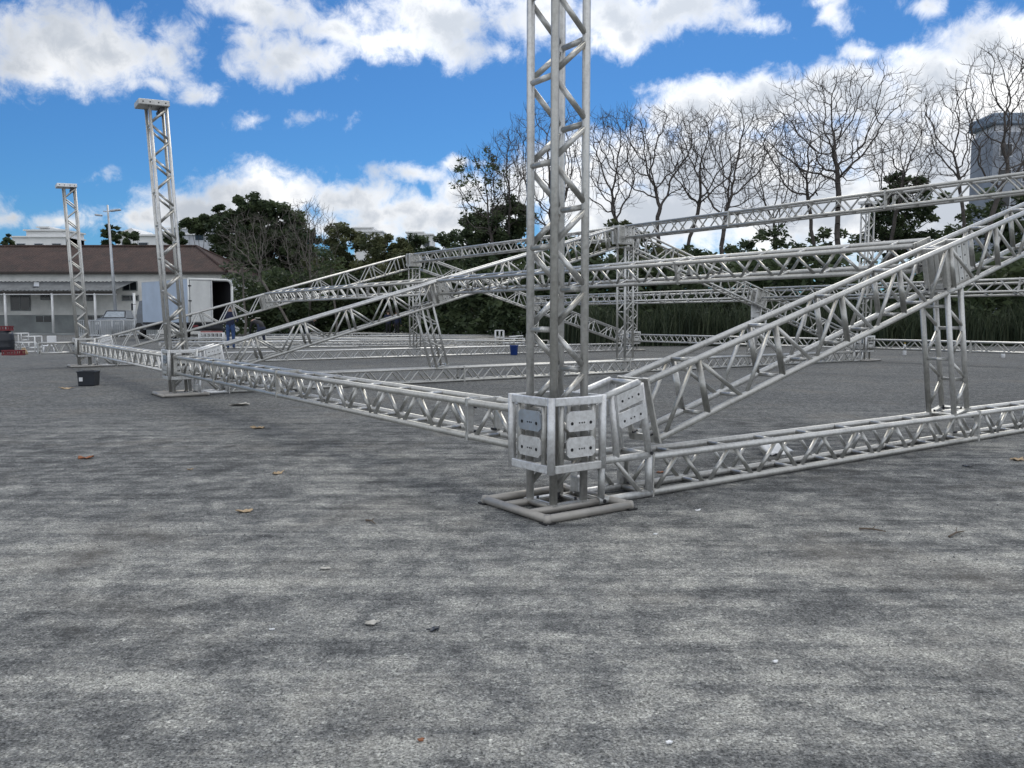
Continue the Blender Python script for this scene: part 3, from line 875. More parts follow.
# lamp post
p = Vector((at(118, 58), 58.0, 0)); ztop = zat(205, 58)
r = empty('lamp_post', facing(p), 'tall thin floodlight post with two lamp arms in front of the shed roof', 'lamp post')
m = MB(); m.tube((0, 0, 0), (-.35, 0, ztop), .13, 10, .06); m.build('pole', GALV, r, True)
for (dx, dz, lx) in ((-.62, -.75, .35), (.55, -.42, .55)):
    m = MB(); m.tube((-.33, 0, ztop-.45), (-.33+dx*.5, -.05, ztop-.42), .035, 6); m.build('arm', GALV, r, True)
    m = MB(); m.box((-.33+dx, -.08, ztop+dz+.05), (lx*1.3, .30, .12), Matrix.Rotation(-.12 if dx > 0 else .1, 3, 'Y'), bev=.03); m.build('floodlight', GALV, r)

# box truck, rear turned towards the camera-right
TX, TY = at(190, 44), 44.0
ang = radians(45)
r = empty('box_truck', facing(Vector((TX, TY, 0)), ang), 'box truck with blue grey side, one white rear door shut and a dark open rear', 'truck')
# local: x = across rear (to the right), y = forward along the box (away); rear plane y = 0, left rear corner at x = 0
Wt, Lt, z0, z1 = 2.45, 6.2, 1.0, zat(279, 44)
m = MB(); m.box((-.0+.02, Lt/2, (z0+z1)/2), (.05, Lt, z1-z0)); m.build('side_panel', TRUCK_SIDE, r)
m = MB(); m.box((Wt-.02, Lt/2, (z0+z1)/2), (.05, Lt, z1-z0)); m.build('side_panel', TRUCK_SIDE, r)
m = MB(); m.box((Wt/2, Lt/2, z1+.022), (Wt+.04, Lt+.02, .04)); m.build('roof_panel', TRUCK_DOOR, r)
m = MB(); m.box((Wt/2, Lt/2, z0-.06), (Wt, Lt, .1)); m.build('floor', TRUCK_IN, r)
m = MB(); m.box((Wt/2, Lt-.03, (z0+z1)/2), (Wt-.1, .05, z1-z0-.02)); m.build('front_wall', TRUCK_IN, r)
m = MB(); m.box((.055, Lt/2, (z0+z1)/2), (.01, Lt-.2, z1-z0-.1)); m.box((Wt-.055, Lt/2, (z0+z1)/2), (.01, Lt-.2, z1-z0-.1)); m.build('inner_lining', TRUCK_IN, r)
m = MB()
m.tube((Wt-.03, -.03, z0), (Wt-.03, -.03, z1-.3), .07, 8)
for k in range(5):
    a0, a1 = pi/2*k/5, pi/2*(k+1)/5
    m.tube((Wt-.33+.3*cos(a0), -.03, z1-.3+.3*sin(a0)), (Wt-.33+.3*cos(a1), -.03, z1-.3+.3*sin(a1)), .07, 8)
m.tube((Wt-.33, -.03, z1), (0, -.03, z1), .07, 8); m.tube((0, -.03, z1), (0, -.03, z0), .05, 8)
m.build('rear_frame', TRUCK_DOOR, r, True)
dr = MB(); dr.box((Wt*.28, -.05, (z0+z1)/2-.02), (Wt*.50, .05, z1-z0-.1), bev=.01); dr = dr.build('rear_door', TRUCK_DOOR, r)
dr['label'] = 'shut white rear door'
m = MB()
for z in (z0+.35, (z0+z1)/2, z1-.35): m.box((.05, -.085, z), (.16, .03, .06))
m.build('hinge', BOLT, dr)
m = MB(); m.tube((Wt*.49, -.09, z0+.1), (Wt*.49, -.09, z1-.12), .018, 6); m.build('locking_bar', GALV, dr)
m = MB(); m.box((Wt/2, -.12, .62), (Wt-.1, .12, .14)); m.build('bumper', BLACKP, r)
for sx in (-1, 1):
    m = MB(); m.box((Wt/2+sx*.95, -.14, .80), (.30, .05, .12), bev=.01); m.build('tail_light', REDP, r)
m = MB(); m.box((Wt/2, Lt/2+.4, .78), (.9, Lt+1.6, .22)); m.build('chassis', BLACKP, r)
for y in (1.3, Lt+1.1):
    for sx in (-1, 1):
        w_ = MB(); w_.tube((Wt/2+sx*.80, y, .48), (Wt/2+sx*1.10, y, .48), .48, 20); w_ = w_.build('wheel', RUBBER, r, True)
        m = MB(); m.tube((Wt/2+sx*1.10, y, .48), (Wt/2+sx*1.115, y, .48), .24, 14); m.build('rim', GALV, w_)
m = MB()
loft(m, [[(.25, Lt+.25, .55), (Wt-.25, Lt+.25, .55), (Wt-.25, Lt+1.6, .55), (.25, Lt+1.6, .55)], [(.25, Lt+.25, 1.5), (Wt-.25, Lt+.25, 1.5), (Wt-.25, Lt+1.6, 1.45), (.25, Lt+1.6, 1.45)], [(.33, Lt+.25, 2.3), (Wt-.33, Lt+.25, 2.3), (Wt-.33, Lt+1.3, 2.25), (.33, Lt+1.3, 2.25)]])
m.build('cab', simple('grey_cab_paint', (.16, .17, .19), .4), r)
m = MB(); m.box((-.12, Lt+1.25, 1.9), (.10, .06, .42), bev=.02); m.tube((.1, Lt+1.2, 2.05), (-.1, Lt+1.25, 2.05), .015, 5); m.build('mirror', BLACKP, r)

# red-painted bars stacked behind the truck tail
r = empty('bar_stack', facing(gnd(212, 344), .05), 'low stack of red and white metal bars on the ground behind the truck', 'bar stack')
for k in range(3):
    m = MB(); m.box((0, -.1+.1*k, .58), (.95, .06, .07)); m.build('red_bar', simple('faded_red_steel', (.33, .13, .12), .6), r)
for k in range(4):
    m = MB()
    m.tube((-.55, .12*k-.2, .08), (-.55, .12*k-.2, .52), .02, 5); m.tube((.55, .12*k-.2, .08), (.55, .12*k-.2, .52), .02, 5)
    for z in (.08, .3, .52): m.tube((-.55, .12*k-.2, z), (.55, .12*k-.2, z), .022, 5)
    for q in range(-2, 3): m.tube((q*.18, .12*k-.2, .3), (q*.18, .12*k-.2, .52), .016, 5)
    m.build('white_frame', WHITE, r, True)

# ------------------------------------------------------------------ people
SKIN = simple('skin', (.42, .27, .20), .6, 0, .1, 8)
HAIR = simple('dark_hair', (.02, .016, .013), .7)
NAVY = simple('navy_cloth', (.012, .018, .05), .85, 0, .3, 10)
BLACKC = simple('black_cloth', (.013, .013, .016), .85, 0, .3, 10)
JEANS = simple('blue_jeans', (.035, .075, .19), .85, 0, .3, 10)
DARKJ = simple('dark_jeans', (.022, .03, .06), .85, 0, .3, 10)
SHOE = simple('grey_shoes', (.25, .25, .26), .6)

def person(M, label, J, top, legs, printed=False):
    """J: joint positions; one skinned surface, coloured by the bone nearest each face"""
    order = ['pelvis', 'belly', 'chest', 'neck', 'head', 'crown']
    bones = list(zip(order[:-1], order[1:]))
    for s in 'LR':
        bones += [('chest', 'sh'+s), ('sh'+s, 'el'+s), ('el'+s, 'wr'+s), ('wr'+s, 'hand'+s), ('hand'+s, 'tip'+s),
                  ('wr'+s, 'thumb'+s), ('pelvis', 'hip'+s), ('hip'+s, 'kn'+s), ('kn'+s, 'an'+s), ('an'+s, 'toe'+s)]
    rad = dict(pelvis=(.15, .12), belly=(.145, .11), chest=(.17, .12), neck=(.056, .056), head=(.085, .095), crown=(.07, .08))
    for s in 'LR':
        rad.update({'sh'+s: (.07, .07), 'el'+s: (.046, .046), 'wr'+s: (.031, .031), 'hand'+s: (.038, .022), 'tip'+s: (.022, .014), 'thumb'+s: (.012, .012),
                    'hip'+s: (.10, .10), 'kn'+s: (.066, .066), 'an'+s: (.048, .048), 'toe'+s: (.042, .03)})
    names = list(rad)
    me = bpy.data.meshes.new('person'); me.from_pydata([J[n] for n in names], [(names.index(a), names.index(b)) for a, b in bones], [])
    tmp = bpy.data.objects.new('tmp', me); COL.objects.link(tmp)
    sk = tmp.modifiers.new('s', 'SKIN'); sk.use_smooth_shade = True
    for v, n in zip(me.skin_vertices[0].data, names):
        v.radius = rad[n]; v.use_root = (n == 'pelvis')
    ss = tmp.modifiers.new('u', 'SUBSURF'); ss.levels = 1; ss.render_levels = 1
    dg = bpy.context.evaluated_depsgraph_get(); dg.update()
    me2 = bpy.data.meshes.new_from_object(tmp.evaluated_get(dg))
    bpy.data.objects.remove(tmp); me2.materials.clear()
    for mt in (SKIN, top, legs, SHOE): me2.materials.append(mt)
    def cls(a, b):
        if 'toe' in b: return 3
        if any(k in b for k in ('hip', 'kn', 'an')): return 2
        if any(k in b for k in ('hand', 'tip', 'thumb', 'head', 'crown')) or b == 'neck' and a != 'chest': return 0
        return 1
    for p_ in me2.polygons:
        c = p_.center; best = None
        for a, b in bones:
            pa, pb = Vector(J[a]), Vector(J[b]); d = pb-pa
            t = max(0, min(1, (c-pa).dot(d)/max(1e-9, d.length_squared)))
            dist = (pa+d*t-c).length
            if best is None or dist < best[0]: best = (dist, cls(a, b))
        p_.material_index = best[1]; p_.use_smooth = True
    o = bpy.data.objects.new('person', me2); COL.objects.link(o); o.matrix_world = M
    tag(o, label, 'person')
    hd, cr = Vector(J['head']), Vector(J['crown'])
    ax = (cr-hd).normalized(); back = Vector((0, -1, 0))      # figures turn their backs to local -y
    m = MB(); n = 12
    u = ax.cross(back).normalized()
    for k in range(7):
        th = pi*.62*k/6
        for i in range(n):
            t = 2*pi*i/n
            m.v.append(tuple(hd + ax*(.05+.135*cos(th)) + (u*cos(t)+back*sin(t))*(.106*sin(th)) + back*.015))
    for k in range(6):
        for i in range(n):
            j = (i+1) % n; m.f.append((k*n+i, k*n+j, k*n+n+j, k*n+n+i)); m.m.append(0)
    m.build('hair', HAIR, o, True)
    m = MB()
    nz = Vector(J['head']) - back*.10; m.tube(nz+ax*.02, nz-back*.025-ax*.02, .012, 6, .018); m.build('nose', SKIN, o, True)
    for s in (-1, 1):
        m = MB(); m.lathe([(.01, -.03), (.02, 0), (.01, .03)], 8, tuple(hd+u*s*.097)); m.build('ear', SKIN, o, True)
    if printed:
        c = Vector(J['chest']); m = MB()
        d = (Vector(J['neck'])-Vector(J['belly'])).normalized(); nrm = Vector((1, 0, 0)).cross(d).normalized()
        if nrm.y > 0 and nrm.z < .3: nrm = -nrm
        m.box(c+nrm*.135, (.24, .045, .01), Matrix((Vector((1, 0, 0)), d, nrm)).transposed()); m.build('shirt_print', PAPER, o)
    return o

def stand(sp=.11, arm='down', fwd=0.0):
    J = dict(pelvis=(0, 0, .93), belly=(0, .01, 1.10), chest=(0, 0, 1.30), neck=(0, .01, 1.47), head=(0, .03, 1.60), crown=(0, .03, 1.68))
    for s, n in ((-1, 'L'), (1, 'R')):
        J.update({'hip'+n: (s*.10, 0, .86), 'kn'+n: (s*sp, .02, .48), 'an'+n: (s*(sp+.01), -.02, .08), 'toe'+n: (s*(sp+.03), .16, .035), 'sh'+n: (s*.19, 0, 1.40)})
        if arm == 'down':
            J.update({'el'+n: (s*.25, -.02, 1.12), 'wr'+n: (s*.26, .06, .88), 'hand'+n: (s*.26, .09, .80), 'tip'+n: (s*.25, .11, .71), 'thumb'+n: (s*.22, .12, .80)})
        else:
            J.update({'el'+n: (s*.27, .05, 1.13), 'wr'+n: (s*.20, .27, 1.08), 'hand'+n: (s*.16, .35, 1.08), 'tip'+n: (s*.12, .42, 1.07), 'thumb'+n: (s*.12, .36, 1.12)})
    return J
def bend():
    J = dict(pelvis=(0, -.12, .86), belly=(0, .02, 1.00), chest=(0, .22, 1.10), neck=(0, .39, 1.13), head=(0, .51, 1.10), crown=(0, .58, 1.07))
    for s, n in ((-1, 'L'), (1, 'R')):
        J.update({'hip'+n: (s*.10, -.10, .80), 'kn'+n: (s*.16, .04, .46), 'an'+n: (s*.20, -.06, .08), 'toe'+n: (s*.23, .12, .035), 'sh'+n: (s*.19, .29, 1.06),
                  'el'+n: (s*.25, .36, .80), 'wr'+n: (s*.20, .44, .58), 'hand'+n: (s*.19, .47, .50), 'tip'+n: (s*.17, .49, .42), 'thumb'+n: (s*.14, .49, .50)})
    return J
person(facing(gnd(231, 349.3), .1), 'person in navy shirt and blue jeans standing near the truck, back turned', stand(.10, 'front'), NAVY, JEANS)
person(facing(gnd(261, 347.2), .9), 'person in a black printed top bending over the trusses', bend(), BLACKC, DARKJ, True)
person(facing(gnd(307, 338.8), -.8), 'person in black bending down behind the middle rafter, only legs clear', bend(), BLACKC, DARKJ)
person(facing(gnd(388.5, 337.6), .2), 'person in dark work clothes standing left in the pair under the trees', stand(.09, 'front'), NAVY, BLACKC)
person(facing(gnd(397, 337.6), -.2), 'person in dark work clothes standing right in the pair under the trees', stand(.09, 'down'), NAVY, BLACKC)

# ------------------------------------------------------------------ shed with tiled roof
Y0 = 66.0
xl, xr = at(-90, Y0), at(224, Y0)
zE, zRg = zat(272, Y0), zat(246, Y0+4.0)
SHED = empty('tiled_shed', Vector((xl, Y0, 0)), 'long low white shed with a brown tiled hipped roof on the far left', 'building')
Lx = xr-xl; D = 9.0
m = MB(); m.box((Lx/2, D/2, zE/2), (Lx, D, zE)); m.build('wall', WALL, SHED)
m = MB(); m.box((Lx/2-2.6, -.01, .75), (Lx-5.4, .05, 1.5)); m.build('painted_dado', WALL_GREY, SHED)
m = MB(); o_ = .6
e = [(-o_, -o_, zE), (Lx+o_, -o_, zE), (Lx+o_, D+o_, zE), (-o_, D+o_, zE)]
r0, r1 = (3.5, D/2, zRg), (Lx-3.6, D/2, zRg)
m.v = [*e, r0, r1, *[(x, y, z-.18) for x, y, z in e]]
m.f = [(0, 1, 5, 4), (1, 2, 5), (2, 3, 4, 5), (3, 0, 4), (0, 6, 7, 1), (1, 7, 8, 2), (2, 8, 9, 3), (3, 9, 6, 0), (9, 8, 7, 6)]; m.m = [0, 0, 0, 0, 1, 1, 1, 1, 1]
rf = m.build('roof', [ROOF, WOOD_DARK], SHED)
m = MB(); m.tube(r0, r1, .14, 8); m.tube(r1, e[1], .12, 8); m.tube(r1, e[2], .12, 8); m.build('ridge_tiles', ROOF, rf, True)
def shed_win(x0, y0, x1, y1, mat=GLASS_DARK):
    a_, b_ = at(x0, Y0)-xl, at(x1, Y0)-xl; z1_, z0_ = zat(y0, Y0), zat(y1, Y0)
    w_ = MB(); w_.box(((a_+b_)/2, -.035, (z0_+z1_)/2), (b_-a_+.16, .05, z1_-z0_+.16)); w_ = w_.build('window', WALL_GREY, SHED)
    m = MB(); m.box(((a_+b_)/2, -.065, (z0_+z1_)/2), (b_-a_, .02, z1_-z0_)); m.build('pane', mat, w_)
    m = MB(); k = max(2, int((b_-a_)/.8))
    for i in range(1, k): m.box((a_+(b_-a_)*i/k, -.082, (z0_+z1_)/2), (.05, .015, z1_-z0_))
    m.build('mullions', WALL_GREY, w_)
for q in ((14, 296, 32, 310), (38, 316, 53, 322), (44, 295, 52, 299), (86, 295, 95, 300), (88, 316, 102, 322), (125, 296, 140, 300), (126, 282, 139, 290)): shed_win(*q)
# lean-to: corrugated sheet roof on posts
zA, zB = zat(281.5, Y0), zat(290.5, Y0-3.2)
LT = empty('veranda', Vector((xl, Y0, 0)), 'veranda with a grey corrugated roof on thin white posts along the shed', 'veranda')
xa, xb = at(-90, Y0)-xl, at(138, Y0)-xl
m = MB(); n = int((xb-xa)/.16)
for i in range(n+1):
    x = xa+(xb-xa)*i/n; dz = .035*(1 if i % 2 else -1)
    m.v += [(x, -3.5, zB+dz), (x, -.02, zA+dz)]
for i in range(n): m.f.append((2*i, 2*i+2, 2*i+3, 2*i+1)); m.m.append(0)
o = m.build('corrugated_roof', FIBRE, LT); md = o.modifiers.new('t', 'SOLIDIFY'); md.thickness = .02
m = MB(); m.box(((xa+xb)/2, -3.3, zB-.16), (xb-xa, .10, .16)); m.build('beam', WOOD_DARK, LT)
m = MB(); m.box(((xa+xb)/2, -3.30, zB-.29), (xb-xa, .08, .06)); m.build('gutter', WHITE, LT)
for x in (-40, 7.5, 54.5, 97, 136):
    m = MB(); xx = at(x, Y0-3.3)-xl; m.tube((xx, -3.3, 0), (xx, -3.3, zB-.2), .10, 8, .09); m.build('post', WHITE, LT, True)
m = MB(); m.box(((xa+xb)/2, -1.7, .06), (xb-xa, 3.6, .12)); m.build('plinth', WALL_GREY, LT)
# loose sheet lying crooked on the lean-to roof
m = MB(); xx = at(38, Y0-2)-xl+xl
tag((lambda mm: (mm.box((0, 0, 0), (.35, 1.6, .03)), mm.build('loose_roof_sheet', GALV, M=Matrix.Translation((at(38, 64), 64.2, (zA+zB)/2+.11)) @ Matrix.Rotation(.5, 4, 'Z') @ Matrix.Rotation(math.atan((zA-zB)/3.5), 4, 'X')))[1])(MB()),
    'loose pale sheet lying crooked on the corrugated veranda roof', 'roof sheet')

# ------------------------------------------------------------------ houses on the hill, tower block
HWALL = simple('white_house_wall', (.80, .80, .80), .8, 0, .1, .5)
HGREY = simple('grey_house_wall', (.52, .54, .58), .8, 0, .15, .5)
def house(label, Y, x0, x1, ytop, blocks, ybase=252, mat=HWALL, roof=None):
    """blocks: (x0, x1, ytop) px sub volumes"""
    zb = zat(ybase, Y) - 3
    r = empty('hill_house', Vector((at((x0+x1)/2, Y), Y, zb)), label, 'house', 'houses on the hill')
    cx = at((x0+x1)/2, Y)
    for k, (a_, b_, yt) in enumerate(blocks):
        xa_, xb_ = at(a_, Y)-cx, at(b_, Y)-cx; zt_ = zat(yt, Y)-zb
        m = MB(); m.box(((xa_+xb_)/2, 3+k*.02, zt_/2), (xb_-xa_, 6-k*.3, zt_)); m.build('wall', mat, r)
        if roof and k == 0:
            m = MB(); m.prism([(xa_-.4, -.4, zt_), (xb_+.4, -.4, zt_), ((xa_+xb_)/2+1, -.4, zt_+roof)], (0, 7, 0)); m.build('roof', ROOF if roof > 1.2 else HWALL, r)
        else:
            m = MB(); m.box(((xa_+xb_)/2, 2.9, zt_+.12), (xb_-xa_+.5, 6.4, .22)); m.build('roof_slab', HWALL, r)
        nw = max(1, int((xb_-xa_)/2.6))
        for i in range(nw):
            xw = xa_+(i+.5)*(xb_-xa_)/nw
            w_ = MB(); w_.box((xw, k*.17-.03, zt_-1.5), (1.5, .06, 1.2)); w_ = w_.build('window', HGREY, r)
            m = MB(); m.box((xw, k*.17-.07, zt_-1.5), (1.3, .03, 1.0)); m.build('pane', GLASS_DARK, w_)
    return r
house('stepped white modern house on the hill above the shed roof', 135, 15, 78, 236, [(17, 70, 237.5), (31, 70, 231), (44, 54, 228)], 246)
house('white gabled house on the hill between the lamp post and the second tower', 125, 118, 156, 232, [(120, 141, 235), (133, 160, 236)], 250, roof=1.0)
house('pale blocky house on the hill right of the second tower', 130, 178, 212, 229, [(172, 192, 229), (190, 215, 227), (176, 212, 235)], 252, HGREY)
house('pale house peeping out of the trees left of the wispy tree', 150, 352, 380, 228, [(356, 374, 228.5), (364, 383, 232)], 250)
house('small white house almost hidden in the trees beyond the middle rafter', 150, 416, 446, 233, [(408, 424, 233), (420, 433, 235)], 252)
r = empty('tower_block', Vector((at(1010, 105), 105, 0)), 'grey tower block behind the bare trees at the right edge', 'building')
m = MB(); zt_ = zat(132, 105); bw = at(1075, 105)-at(984, 105)
xo = at(984, 105)-at(1010, 105)
m.box((xo+bw/2, 2.5, zt_/2), (bw, 5, zt_)); m.build('wall', simple('grey_block_wall', (.27, .30, .35), .85, 0, .2, .4), r)
m = MB(); m.box((xo+bw/2, 2.5, zt_+.45), (bw-.6, 4.4, .9)); m.build('window_band', simple('pale_band', (.6, .62, .66)), r)
m = MB(); m.box((xo+bw/2, 2.5, zt_+1.6), (bw+.6, 5.8, 1.4), bev=.15); m.build('roof_slab', simple('blue_grey_slab', (.22, .28, .36)), r)
for i in range(4):
    for j in range(5):
        w_ = MB(); w_.box((xo+1.6+i*2.9, -.03, zt_-2.2-j*3.1), (1.7, .08, 1.7)); w_ = w_.build('window', HGREY, r)
        m = MB(); m.box((xo+1.6+i*2.9, -.08, zt_-2.2-j*3.1), (1.4, .04, 1.4)); m.build('pane', GLASS_DARK, w_)

# ------------------------------------------------------------------ trees
root_tips = {}
import numpy as np
def bare_tree(x, Y, label, crown, seed, natt=420, bark=BARK, bend=0.0, fork=None, tipr=.0108, group='bare leafless trees at the back', twigs=3):
    """crown: (px x, px rx, px top, px bottom); limbs grow towards points spread through that crown"""
    rnd = random.Random(seed); rs = np.random.RandomState(seed)
    root = empty('bare_tree', Vector((at(x, Y), Y, 0)), label, 'tree', group)
    X0 = at(x, Y); cx, rx = at(crown[0], Y)-X0, crown[1]*Y/F_PX
    zt, zb = zat(crown[2], Y), zat(crown[3], Y); cz, rz = (zt+zb)/2, (zt-zb)/2
    hh = rs.uniform(0, 1, natt)**.75; an = rs.uniform(0, 2*pi, natt)
    wd = (.34 + .66*hh**.7)*np.sqrt(1 - .93*np.clip((hh-.55)/.45, 0, 1)**2)*(.85 + .25*np.sin(an*2+seed))
    rr_ = np.sqrt(rs.uniform(.02, 1, natt))*wd*rx*1.32
    att = np.c_[cx + rr_*np.cos(an), rr_*np.sin(an)*.85, cz - rz + hh*2*rz]
    zf = zat(fork, Y) if fork else max(zb*.9, 1.0)
    nodes = [np.array((0., 0., 0.))]; par = [-1]
    k = max(4, int(zf/.4))
    for i in range(1, k+1):
        t = i/k
        nodes.append(np.array((cx*.55*t**1.5 + bend*sin(t*pi) + rnd.uniform(-.06, .06), rnd.uniform(-.06, .06), zf*t))); par.append(i-1)
    step = .27; natt_kill = .36; nd = np.array(nodes); alive = np.ones(len(att), bool); kids = {}
    for it in range(90):
        if not alive.any(): break
        A_ = att[alive]
        d2 = ((A_[:, None, :] - nd[None, :, :])**2).sum(2)
        d2[:, :max(1, k-2)] = 1e9
        near = d2.argmin(1); dist = np.sqrt(d2[np.arange(len(A_)), near])
        new = []
        for n in np.unique(near):
            v = A_[near == n] - nd[n]; v /= np.linalg.norm(v, axis=1)[:, None]
            d = v.mean(0) + rs.normal(size=3)*.24 + np.array((0, 0, .07))
            if par[n] >= 0:
                pd = nd[n]-nd[par[n]]; d = d + .35*pd/np.linalg.norm(pd)
            d /= np.linalg.norm(d); c = kids.setdefault(n, [])
            if len(c) > 3 or any(np.dot(d, e) > .97 for e in c): continue
            c.append(d); new.append((nd[n]+d*step, n))
        if not new: break
        nd = np.vstack([nd, [p for p, n in new]]); par += [n for p, n in new]
        dn = np.sqrt(((att[:, None, :] - nd[None, -len(new):, :])**2).sum(2)).min(1)
        alive &= dn > natt_kill
    n = len(nd); ch = [[] for _ in range(n)]
    for i in range(1, n): ch[par[i]].append(i)
    rad = np.zeros(n)
    for i in range(n-1, -1, -1):
        rad[i] = tipr if not ch[i] else (sum(rad[c]**2.25 for c in ch[i]))**(1/2.25)
    T, Bm = MB(), MB(); P = [Vector(p) for p in nd]; tips = []
    trunk = set(range(k+1))
    for i in range(1, n):
        j = par[i]; r0_, r1_ = min(rad[j], rad[i]*1.35), rad[i]
        nn = 8 if r0_ > .07 else (5 if r0_ > .03 else (4 if r0_ > .018 else 3))
        (T if i in trunk else Bm).tube(P[j], P[i], max(r0_, r1_), nn, r1_, caps=False)
        if rad[i] < .03 and i not in trunk:
            d = (P[i]-P[j]).normalized(); tips.append(P[i])
            for t in range(twigs if not ch[i] else 1):
                if ch[i] and rnd.random() < .45: continue
                u = Vector((rnd.uniform(-1, 1), rnd.uniform(-1, 1), rnd.uniform(-.5, 1)))
                e = (d + u*.75 + Vector((0, 0, .25))).normalized(); L_ = rnd.uniform(.3, .75)
                m_ = P[i] + e*L_*.5; e2 = (e + Vector((rnd.uniform(-.4, .4), rnd.uniform(-.4, .4), .25))).normalized()
                Bm.tube(P[i], m_, tipr*.75, 3, tipr*.6, caps=False); Bm.tube(m_, m_+e2*L_*.5, tipr*.6, 3, tipr*.4, caps=False)
    T.build('trunk', bark, root, True); Bm.build('branches', bark, root, True)
    root_tips[root.name] = tips
    return root

bare_tree(556, 47, 'bare tree directly behind the closest tower', (548, 60, 110, 232), 11, 760)
bare_tree(622, 46, 'bare tree above the middle ridge box, just right of the closest tower', (610, 54, 116, 214), 12, 720, fork=220)
bare_tree(657, 45, 'bare forked tree second to the right of the closest tower', (655, 64, 110, 200), 13, 820, fork=222)
bare_tree(676, 46, 'bare leaning tree third to the right of the closest tower', (704, 54, 118, 206), 14, 720, fork=222)
bare_tree(714, 44, 'bare tree left of the big spreading tree', (730, 66, 108, 212), 15, 820, fork=215)
bare_tree(836, 43, 'biggest bare spreading tree in the right half', (830, 84, 76, 186), 16, 1350, fork=176, tipr=.0105)
bare_tree(818, 44.5, 'bare tree with a thinner stem just left of the biggest spreading tree', (796, 56, 122, 200), 26, 600, fork=205)
bare_tree(776, 52, 'small thin bare tree filling the gap left of the big spreading tree', (768, 48, 140, 240), 17, 567)
bare_tree(884, 48, 'bare tree right of the big spreading tree, behind the dark evergreen', (896, 56, 122, 208), 18, 720, fork=212)
bare_tree(968, 42, 'bare tree with a limb bending left before the tower block', (942, 50, 88, 186), 19, 620, fork=190)
bare_tree(982, 41, 'tallest bare tree at the right edge in front of the tower block', (1008, 62, 46, 184), 20, 1000, fork=180, bend=-.4)
bare_tree(1046, 45, 'bare tree cut by the right edge', (1050, 56, 80, 210), 21, 675)
bare_tree(312, 60, 'pale bare tree with a fine crown right of the big dark tree', (308, 36, 204, 300), 22, 945, bark=BARK_PALE)
bare_tree(292, 56, 'pale bare tree leaning left across the big dark tree', (252, 40, 215, 285), 23, 445, bark=BARK_PALE, fork=290)
bare_tree(508, 52, 'thin bare tree behind the wispy half leafy tree', (510, 34, 132, 228), 24, 702)

def leaf_cloud(m, tints, rnd, c, rad, n, size, flat=1.0):
    """n leaf quads through an ellipsoid clump"""
    t0 = rnd.random()
    for k in range(n):
        while True:
            q = Vector((rnd.uniform(-1, 1), rnd.uniform(-1, 1), rnd.uniform(-1, 1)))
            if .15 < q.length < 1: break
        p = Vector((c[0]+q.x*rad[0], c[1]+q.y*rad[1], c[2]+q.z*rad[2]))
        a_ = Vector((rnd.uniform(-1, 1), rnd.uniform(-1, 1), rnd.uniform(-.6, .6))).normalized()
        b_ = a_.orthogonal().normalized(); b_ = (b_*cos(k) + a_.cross(b_)*sin(k))
        s_ = size*rnd.uniform(.6, 1.3)
        m.quad(p-a_*s_-b_*s_*.1, p-b_*s_*.42, p+a_*s_+b_*s_*.1, p+b_*s_*.42)
        tints.append(max(0, min(1, t0*.8+rnd.uniform(0, .25))))
def set_tint(o, tints):
    at_ = o.data.attributes.new('tint', 'FLOAT', 'FACE'); at_.data.foreach_set('value', tints)

def tufts(root, X0, sk_root_pts, mat, seed, prob, size, zmin=0.0):
    rnd = random.Random(seed); cm, tints = MB(), []
    for c in sk_root_pts:
        if rnd.random() < prob and c.z > zmin: leaf_cloud(cm, tints, rnd, c, (.34, .34, .2), 12, size)
    o = cm.build('crown', mat, root); set_tint(o, tints)
def leafy_tree(x, Y, label, lobes, seed, mat=LEAF_DARK, size=.16, dens=1.0, r0=.2, name='leafy_tree', group='leafy trees at the back'):
    """lobes: (px x, px y, px rx, px ry) of crown lumps as seen, given depth of their own"""
    rnd = random.Random(seed); pxm = F_PX/Y
    root = empty(name, Vector((at(x, Y), Y, 0)), label, 'tree', group)
    tm, cm, tints = MB(), MB(), []
    X0 = at(x, Y); zlow = min(zat(ly+ry*.5, Y) for (lx, ly, rx, ry) in lobes)
    fork = max(.8, zlow*.7)
    tm.tube((0, 0, 0), (.1, 0, fork), r0, 9, r0*.7, caps=False)
    for (lx, ly, rx, ry) in lobes:
        c = Vector((at(lx, Y)-X0, rnd.uniform(-.6, .6), zat(ly, Y))); R = Vector((rx/pxm, .75*rx/pxm+.3, ry/pxm))
        md = Vector((.1, 0, fork)).lerp(c, .5) + Vector((0, rnd.uniform(-.3, .3), -.3))
        tm.tube((.1, 0, fork), md, r0*min(.45, .12+R.x*.16), 6, r0*min(.3, .08+R.x*.1), caps=False); tm.tube(md, c, r0*min(.3, .08+R.x*.1), 5, r0*.08, caps=False)
        ncl = max(4, int(R.x*R.z*17*dens))
        for k in range(ncl):
            while True:
                q = Vector((rnd.uniform(-1, 1), rnd.uniform(-1, 1), rnd.uniform(-1, 1)))
                if .35 < q.length < 1: break
            q = q*(.92+.3*rnd.random())
            cc = c + Vector((q.x*R.x, q.y*R.y, q.z*R.z)); cr = rnd.uniform(.28, .55)*min(1.2, .5+R.x*.22)
            if k % 3 == 0: tm.tube(c.lerp(cc, .15), cc, r0*.13, 4, r0*.05, caps=False)
            leaf_cloud(cm, tints, rnd, cc, (cr*1.35, cr*1.2, cr*.95), int(84*dens)+8, size*1.02)
    tm.build('trunk', BARK, root, True); o = cm.build('crown', mat, root); set_tint(o, tints)
    return root

